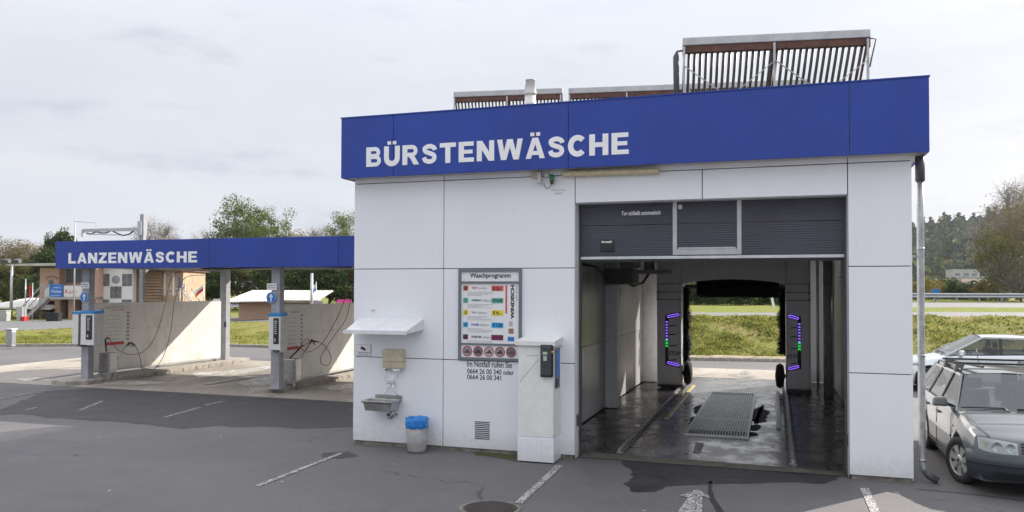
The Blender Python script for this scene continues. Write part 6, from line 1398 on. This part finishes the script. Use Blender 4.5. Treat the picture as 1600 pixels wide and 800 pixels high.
# guard rail along the main road
a, b = DP(1180, 462, 61.5), DP(1680, 462, 67); a = Vector((a.x, a.y, 1.5)); b = Vector((b.x, b.y, 1.5)); a = Vector((4, 77.5, 1.5)); b = Vector((34, 86.5, 1.5))
d_ = (b-a).normalized(); n_ = Vector((-d_.y, d_.x, 0)); t = thing('guard_rail', 'grey steel guard rail along the far side of the main road', 'guard rail', a)
mb = MB(); prof = [(0, .90), (-.08, .80), (-.0, .68), (-.08, .56), (0, .46)]; mb.grid([[a+n_*x+Vector((0, 0, z-.05)), b+n_*x+Vector((0, 0, z-.05))] for x, z in prof], smooth=False); mb.grid([[a+n_*(x+.03)+Vector((0, 0, z-.05)), b+n_*(x+.03)+Vector((0, 0, z-.05))] for x, z in prof], smooth=False); mb.build('beam', 'galvanised', t)
pm = MB(); pm.box((-.05, .02, -.1), (.05, .12, .85)); pm0 = pm.build('post', 'galvanised', t, local=True)
for k in range(1, 16): c = pm0.copy(); COL.objects.link(c); c.parent = t; c.location = d_*2.0*k
p = a.lerp(b, .345); p = DP(1462, 455, 79); mb = MB(); mb.box((p.x-.36, p.y, p.z-.22), (p.x+.36, p.y+.04, p.z+.20)); mb.box((p.x-.04, p.y+.045, 1.4), (p.x+.04, p.y+.08, p.z+.3)); o = mb.build('road_sign', 'sign_blue'); tag(o, 'small blue road sign standing behind the guard rail', 'sign')
# marker post through the bay
p = ground_at(1210, 50, 1.4); t = thing('marker_post', 'white leaning roadside marker post seen through the bay', 'marker post', p)
mb = MB(); mb.hexa([(-.09, -.04, 0), (.09, -.04, 0), (.09, .04, 0), (-.09, .04, 0), (-.30, -.03, 1.05), (-.14, -.03, .98), (-.14, .03, .98), (-.30, .03, 1.05)]); mb.build('post', 'sign_white', t, local=True)

# ================================================================== FAR THINGS, LEFT: the race track
D0 = 60.0; U = D0/FPX
def local_at(px0, d, rz=YAW):
    """frame at a far spot, facing the lot: returns origin and a px -> local metres mapping"""
    o = ground_at(px0, d, .25); k = d/FPX
    return o, (lambda px: (px-px0)*k), (lambda py, px=px0: (hz(px)-py)*k+CAMH-o.z)
# pink race building with outside stair
o_, X_, Z_ = local_at(105, 60)
t = thing('race_house', 'two storey salmon rendered house with a flat white roof and outside stair', 'building', o_, YAW)
mb = MB(); mb.box((X_(62), 0, Z_(470)), (X_(92), 5, Z_(419))); mb.box((X_(92), .9, Z_(466)), (X_(151), 5, Z_(419))); mb.box((X_(86), .0, 0), (X_(94), 1, Z_(467))); mb.box((X_(107), .0, 0), (X_(116), 1, Z_(467))); mb.box((X_(138), .0, 0), (X_(151), 1, Z_(419))); mb.box((X_(62), 2.5, 0), (X_(151), 5, Z_(470))); mb.box((X_(62), 0, 0), (X_(66), 2.5, Z_(470))); mb.build('wall', 'pink_render', t, local=True)
mb = MB(); mb.hexa([(X_(26), -1.2, Z_(416)), (X_(158), -1.2, Z_(415)), (X_(158), 5.6, Z_(412)), (X_(26), 5.6, Z_(413)), (X_(26), -1.2, Z_(413.5)), (X_(158), -1.2, Z_(411)), (X_(158), 5.6, Z_(405)), (X_(26), 5.6, Z_(408))]); mb.build('roof', 'corrugated', t, local=True)
mb = MB(); mb.box((X_(88), -.9, Z_(467.5)), (X_(151), 1, Z_(464))); mb.build('balcony', 'light_grey_metal', t, local=True)
for px in (92, 100, 107, 115, 123, 131): 
    mb = MB(); mb.box((X_(px), .85, Z_(440)), (X_(px)+.09, .9, Z_(419))); mb.build('window_bar', 'white_metal', t, local=True)
mb = MB(); mb.box((X_(93), .84, Z_(442)), (X_(137), .88, Z_(420))); mb.build('window', 'frame_grey', t, local=True)
mb = MB(); mb.beam((X_(57), -1.1, Z_(498)), (X_(87), -.9, Z_(465.5)), .9, .22); st_ = mb.build('stair', 'light_grey_metal', t, local=True)
mb = MB()
for dy in (-1.5, -.7):
    mb.tube([(X_(40), dy, Z_(495)), (X_(86), dy, Z_(444))], .045, 5); mb.tube([(X_(54), dy, Z_(499)), (X_(86), dy, Z_(466))], .02, 5)
    mb.tube([(X_(86), dy, Z_(466)), (X_(86), dy, Z_(444))], .025, 5); mb.tube([(X_(70), dy, Z_(482)), (X_(70), dy, Z_(462))], .02, 5)
for py in (446, 451, 456): mb.tube([(X_(87), -.85, Z_(py)), (X_(150), -.85, Z_(py))], .015, 5)
mb.build('railing', 'grey_paint', t, local=True)
mb = MB(); mb.box((X_(70), -.03, Z_(468)), (X_(88), -.005, Z_(449))); mb.build('notice_board', 'check_white', t, local=True)
mb = MB(); mb.lathe((X_(79.5), -.01, Z_(441)), [(.001, -.02), (.17, -.015), (.20, 0)], 16, ax=1, caps=False); mb.build('emblem', 'frame_grey', t, local=True)
# curved lettering over the emblem
for k, ch in enumerate('MINIATURRENNCLUB'[:14]):
    a = R(150-k*9.5); tx = text(ch, .2, 'frame_grey', t, (0, 0, 0), fit=None, ex=.001, name='lettering'); 
    for v in tx.data.vertices:
        q = v.co+wl(t); v.co = Vector((X_(79.5)+.52*math.cos(a)+q.x, -.008, Z_(441)+.42*math.sin(a)+q.z-.05))
mb = MB(); mb.box((X_(66), 2.4, .02), (X_(88), 2.48, Z_(478))); mb.build('dark_bay', 'ceiling_dark', t, local=True)
# blue banner on the balcony
p = o_+Matrix.Rotation(YAW, 3, 'Z') @ Vector((X_(89.5), -.96, Z_(463.5))); t2 = thing('blue_banner', 'blue banner with white lettering hung on the balcony of the salmon house', 'banner', p, YAW)
mb = MB(); mb.box((0, -.02, 0), (20*U, 0, 19*U)); mb.build('cloth', 'sign_blue', t2, local=True)
def ltext(body, par, x, y, z, w_, h_, mat, **k):
    tx = text(body, .2, mat, par, (0, 0, 0), fit=w_, capfit=h_, ex=.002, **k); off_ = wl(par)
    for v in tx.data.vertices: v.co = v.co+off_+Vector((x, y, z))
    return tx
ltext('RIEDL', t2, .28, -.024, .62, .55, .10, 'sign_white'); ltext('Wäscherei', t2, .12, -.024, .28, .72, .24, 'sign_white'); ltext('Handwerk', t2, .10, -.024, .06, .7, .08, 'sign_white')
p = o_+Matrix.Rotation(YAW, 3, 'Z') @ Vector((X_(111), -.93, Z_(463.5))); t2 = thing('white_banner', 'whitish banner with red lettering on the balcony behind the left canopy post', 'banner', p, YAW)
mb = MB(); mb.box((0, -.02, 0), (30*U, 0, 17*U)); mb.build('cloth', 'cream', t2, local=True); ltext('Honda', t2, .1, -.024, .25, 1.1, .3, 'red') if False else ltext('Kart', t2, .1, -.024, .25, .8, .3, 'red')
# chequered wall building
o_, X_, Z_ = local_at(180, 61); t = thing('chequered_house', 'white and grey chequered race tower wall beside the wooden cabin', 'building', o_, YAW)
mb = MB(); mb.box((X_(151.5), 0, 0), (X_(207), 4, Z_(414))); mb.build('wall', 'check_white', t, local=True)
mb = MB(); mb.box((X_(150), -.4, Z_(414)), (X_(209), 4.3, Z_(410))); mb.build('roof', 'corrugated', t, local=True)
for x0, x1, y0, y1 in ((153, 171, 447, 428), (191, 206, 447, 428), (172.5, 190, 466, 447.5), (153, 171, 485, 468), (191, 206, 485, 468)):
    mb = MB(); mb.box((X_(x0), -.03, Z_(y0)), (X_(x1), -.002, Z_(y1))); mb.build('grey_panel', 'check_grey', t, local=True)
mb = MB(); mb.lathe((X_(181), -.01, Z_(437)), [(.001, -.02), (.30, -.01), (.32, 0)], 16, ax=1, caps=False); mb.build('emblem', 'ink_grey', t, local=True)
# wooden cabins
o_, X_, Z_ = local_at(230, 61.5); t = thing('wooden_cabin', 'brown timber clad cabin between chequered wall and pale cabin', 'building', o_, YAW)
mb = MB(); mb.box((X_(207.5), .2, 0), (X_(251), 4.5, Z_(419))); mb.build('wall', 'wood_siding', t, local=True)
for k in range(11):
    z = Z_(470)+(Z_(420)-Z_(470))*k/11; mb = MB(); mb.hexa([(X_(207.5), .06, z), (X_(251), .06, z), (X_(251), .195, z), (X_(207.5), .195, z), (X_(207.5), .17, z+.19), (X_(251), .17, z+.19), (X_(251), .195, z+.19), (X_(207.5), .195, z+.19)]); mb.build('siding_board', 'wood_siding', t, local=True)
mb = MB(); mb.box((X_(206), -.9, Z_(419)), (X_(256), 5, Z_(415))); mb.build('roof', 'wood_dark', t, local=True); mb = MB(); mb.tube([(X_(229), -.8, Z_(431)), (X_(240), -.8, Z_(420))], .09, 6); mb.build('roof_strut', 'cream', t, local=True)
o_, X_, Z_ = local_at(270, 62); t = thing('pale_cabin', 'pale boarded cabin with small windows and outside stair to the right', 'building', o_, YAW)
mb = MB(); mb.box((X_(251.5), 0, 0), (X_(286), 4.5, Z_(424))); mb.build('wall', 'wood_pale', t, local=True)
mb = MB(); mb.box((X_(250), -.6, Z_(424)), (X_(289), 5, Z_(419))); mb.build('roof', 'rust', t, local=True)
for px in (256, 270): mb = MB(); mb.box((X_(px), -.05, Z_(462)), (X_(px+2.5), -.002, Z_(427))); mb.build('board', 'check_white', t, local=True)
mb = MB(); mb.box((X_(278), -.05, Z_(450)), (X_(283), -.002, Z_(433))); mb.build('window', 'frame_grey', t, local=True)
mb = MB(); mb.tube([(X_(252), -.8, Z_(459)), (X_(286), -.8, Z_(459))], .02, 5); mb.tube([(X_(252), -.8, Z_(451)), (X_(286), -.8, Z_(451))], .02, 5)
for q in ((288, 450, 306, 472), (292, 450, 318, 482), (306, 451, 322, 472)): mb.tube([(X_(q[0]), -.8, Z_(q[1])), (X_(q[2]), -1.0, Z_(q[3]))], .04, 5)
for px in (288, 306): mb.tube([(X_(px), -.8, 0), (X_(px), -.8, Z_(450))], .03, 5)
mb.build('stair_railing', 'light_grey_metal', t, local=True)
# kiosk with corrugated roof
o_, X_, Z_ = local_at(428, 58); t = thing('kiosk', 'low salmon kiosk with a pale corrugated roof left of the lamp pole', 'building', o_, YAW+.05)
mb = MB(); mb.box((X_(374), 0, 0), (X_(482), 5, Z_(470))); mb.build('wall', 'pink_render', t, local=True)
rf_ = MB(); rows = []
for k in range(0, 141):
    x = X_(357)+(X_(500)-X_(357))*k/140; zz = .035*math.sin(k*math.pi/2); rows.append([(x-(.9 if False else 0), -1.0, Z_(472)+zz+(.1*k/140)), (x+.3*(1-k/140), 5.5, Z_(455)+zz)])
rf_.grid(rows, smooth=False); rr_ = rf_.build('roof', 'corrugated', t, local=True); md = rr_.modifiers.new('thickness', 'SOLIDIFY'); md.thickness = .04
mb = MB(); mb.box((X_(358), -1.02, Z_(472)-.14), (X_(500), -.96, Z_(472)-.03)); mb.box((X_(440), -.95, Z_(471)), (X_(500), -.88, Z_(468.5))); mb.build('eaves_board', 'wood_dark', t, local=True)
mb = MB(); mb.box((X_(447), -.04, Z_(478)), (X_(478), -.01, Z_(466))); mb.build('poster', 'check_white', t, local=True)
# tents, poles, flags, banners
o_, X_, Z_ = local_at(10, 57); t = thing('pit_shelter', 'long low open pit shelter with a white roof at the left edge', 'shelter', o_, YAW)
mb = MB(); mb.hexa([(X_(-60), 2, Z_(482)), (X_(50), 2.2, Z_(485)), (X_(52), 7, Z_(472)), (X_(-60), 8, Z_(472)), (X_(-60), 2, Z_(480)), (X_(50), 2.2, Z_(482)), (X_(52), 7, Z_(467.5)), (X_(-60), 8, Z_(467.5))]); mb.build('roof', 'check_white', t, local=True)
mb = MB(); mb.box((X_(-60), 7.0, 0), (X_(50), 7.1, Z_(474))); mb.build('back_wall', 'frame_grey', t, local=True)
for px in (-40, -12, 14, 38): mb = MB(); mb.tube([(X_(px), 2.3, 0), (X_(px), 2.3, Z_(482))], .05, 6); mb.build('post', 'rust', t, local=True)
for px, w_, mt, lb, nm, ct in ((5, 11, 'far_wall', 'pale grey crate under the left end of the pit shelter', 'crate', 'crate'), (31, 9, 'light_grey_metal', 'grey steel cabinet standing before the pit shelter', 'cabinet', 'cabinet'), (35.5, 7, 'red', 'red tub on the grass at the foot of the stair', 'tub', 'tub'), (82, 20, 'black', 'black trailer box parked under the stair of the salmon house', 'trailer', 'trailer')):
    base = ground_at(px, 55.5, .28); h_ = {'crate': .7, 'cabinet': .95, 'tub': .28, 'trailer': .55}[nm]; ww = w_*55.5/FPX
    t = thing(nm, lb, ct, base, YAW); mb = MB(); mb.hexa([(-ww/2*.94, 0, 0), (ww/2*.94, 0, 0), (ww/2*.94, .5, 0), (-ww/2*.94, .5, 0), (-ww/2, -.03, h_), (ww/2, -.03, h_), (ww/2, .53, h_), (-ww/2, .53, h_)]); mb.build('body', mt, t, local=True, bevel=.02)
    mb = MB(); mb.box((-ww/2-.02, -.05, h_+.002), (ww/2+.02, .55, h_+.05)); mb.build('lid', mt, t, local=True)
def pole(px, py_top, d, r_, label, name='flagpole', cat='pole', z=.25):
    base = ground_at(px, d, z); zt = (hz(px)-py_top)*d/FPX+CAMH; t = thing(name, label, cat, base, YAW); mb = MB(); mb.tube([(0, 0, 0), (0, 0, zt-z)], [r_, r_*.75], 8); mb.build('pole', 'light_grey_metal', t, local=True); return t, zt-z, d/FPX
t, zt, k = pole(18, 413, 58, .11, 'white floodlight mast behind the pit shelter at the far left', 'floodlight_mast', 'floodlight')
mb = MB(); mb.beam((-.45, 0, zt), (.50, 0, zt), .06, .06); mb.build('crossarm', 'light_grey_metal', t, local=True)
for x in (-.35, .42): mb = MB(); mb.hexa([(x-.22, -.2, zt+.05), (x+.22, -.2, zt+.05), (x+.22, .15, zt+.15), (x-.22, .15, zt+.15), (x-.18, -.25, zt+.3), (x+.18, -.25, zt+.3), (x+.18, .1, zt+.42), (x-.18, .1, zt+.42)]); mb.build('floodlight', 'dark_grey', t, local=True)
pole(40, 436, 57, .05, 'short bare white pole left of the red flag', 'pole')
t, zt, k = pole(116, 343, 50, .05, 'tall thin pole with a side arm rising before the left canopy edge', 'antenna_pole', 'antenna pole'); mb = MB(); mb.tube([(0, 0, zt-.12), (1.3, 0, zt-.2), (1.32, 0, zt-.42)], .02, 5); mb.build('arm', 'light_grey_metal', t, local=True)
t, zt, k = pole(487, 427, 56, .12, 'pale lamp pole standing right of the kiosk', 'lamp_pole', 'lamp pole')
def flag(px, py, d, pts, cols_, label, droop=True):
    t, zt, k = pole(px, py, d, .035, label, 'flag', 'flag')
    n = len(cols_)
    for i, cmat in enumerate(cols_):
        mb = MB(); rows = []
        for j in range(7):
            u = j/6; rows.append([(pts[0][0]*k*u+.0, .10*math.sin(u*6+i), zt-.05+pts[0][1]*k*u*-1-(pts[1]*k)*(i/n)), (pts[0][0]*k*u, .10*math.sin(u*6+i)+.02, zt-.05-pts[0][1]*k*u-(pts[1]*k)*((i+1)/n))])
        mb.grid(rows); mb.build('flag_cloth', cmat, t, local=True)
flag(51, 442, 56, ((-5, 5), 18), ['red'], 'drooping plain red flag left of the salmon house')
flag(318, 442, 60, ((-13, 13), 10), ['check_white', 'red'], 'white and red flag blowing beside the cabin stair')
flag(357, 442, 60, ((-6, 6), 18), ['flag_blue', 'check_white', 'flag_blue', 'check_white', 'flag_blue'], 'blue and white striped flag left of the kiosk')
flag(494, 440, 60, ((-6, 8), 12), ['check_white', 'flag_blue'], 'small white and blue flag by the lamp pole')
flag(289, 440, 62, ((-4, 6), 9), ['sign_white', 'red'], 'small faded flag beside the pale cabin')
def banner(px0, px1, py0, py1, d, mat, label, nm='banner', txt=None, tm='ink'):
    base = DP((px0+px1)/2, py1, d); k = d/FPX; w_ = (px1-px0)*k; h_ = (py1-py0)*k; base.z = (hz(px0)-py1)*k+CAMH; g_ = .25
    t = thing(nm, label, 'banner', (base.x, base.y, g_), YAW); mb = MB(); mb.box((-w_/2, -.03, base.z-g_), (w_/2, 0, base.z-g_+h_)); mb.build('board', mat, t, local=True)
    for s_ in (-1, 1): mb = MB(); mb.box((s_*w_/2*.9-.04, .01, 0), (s_*w_/2*.9+.04, .08, base.z-g_+h_*.9)); mb.build('leg', 'grey_paint', t, local=True)
    if txt: ltext(txt, t, -w_*.42, -.036, base.z-g_+h_*.25, w_*.8, h_*.4, tm)
banner(333, 349, 467, 481, 62, 'check_white', 'white track banner with reddish print right of the rear post', txt='RACE', tm='p_red')
banner(349, 358, 469, 479, 63, 'red', 'small red banner between two white ones')
banner(358, 375, 470, 480, 61, 'sign_white', 'white track banner with blue print left of the kiosk', txt='KART', tm='ink_blue')
banner(527, 549, 468, 473, 58, 'pink_sign', 'narrow bright pink banner above the right partition wall')
banner(488, 505, 470, 475, 57, 'ink_grey', 'narrow grey banner board below the lamp pole')
# low bollard by the kerb at left
p = G(17, 541, .1); t = thing('bollard', 'small grey utility bollard on the lawn at the far left', 'bollard', p); mb = MB(); mb.box((p.x-.17, p.y-.12, .08), (p.x+.17, p.y+.12, .78), .03); mb.build('body', 'galvanised', t); mb = MB(); mb.box((p.x-.2, p.y-.15, .785), (p.x+.2, p.y+.15, .86), .02); mb.build('cap', 'light_grey_metal', t)
# low grey tyre wall along the track
for a_, b_ in ((( -20, 489), (60, 492)),):
    pass

# ================================================================== HAZE
hm = bpy.data.materials.new('haze'); hm.use_nodes = True; hn = hm.node_tree; hn.nodes.remove(hn.nodes['Principled BSDF']); pv = hn.nodes.new('ShaderNodeVolumePrincipled')
pv.inputs['Color'].default_value = (.86, .91, 1, 1); pv.inputs['Density'].default_value = HAZE; pv.inputs['Anisotropy'].default_value = .2; hn.links.new(pv.outputs[0], hn.nodes['Material Output'].inputs['Volume']); MAT['haze'] = hm
mb = MB(); mb.box((-4500, -500, -3), (6500, 6500, 110)); o = mb.build('haze', 'haze', local=True); tag(o, kind='stuff')
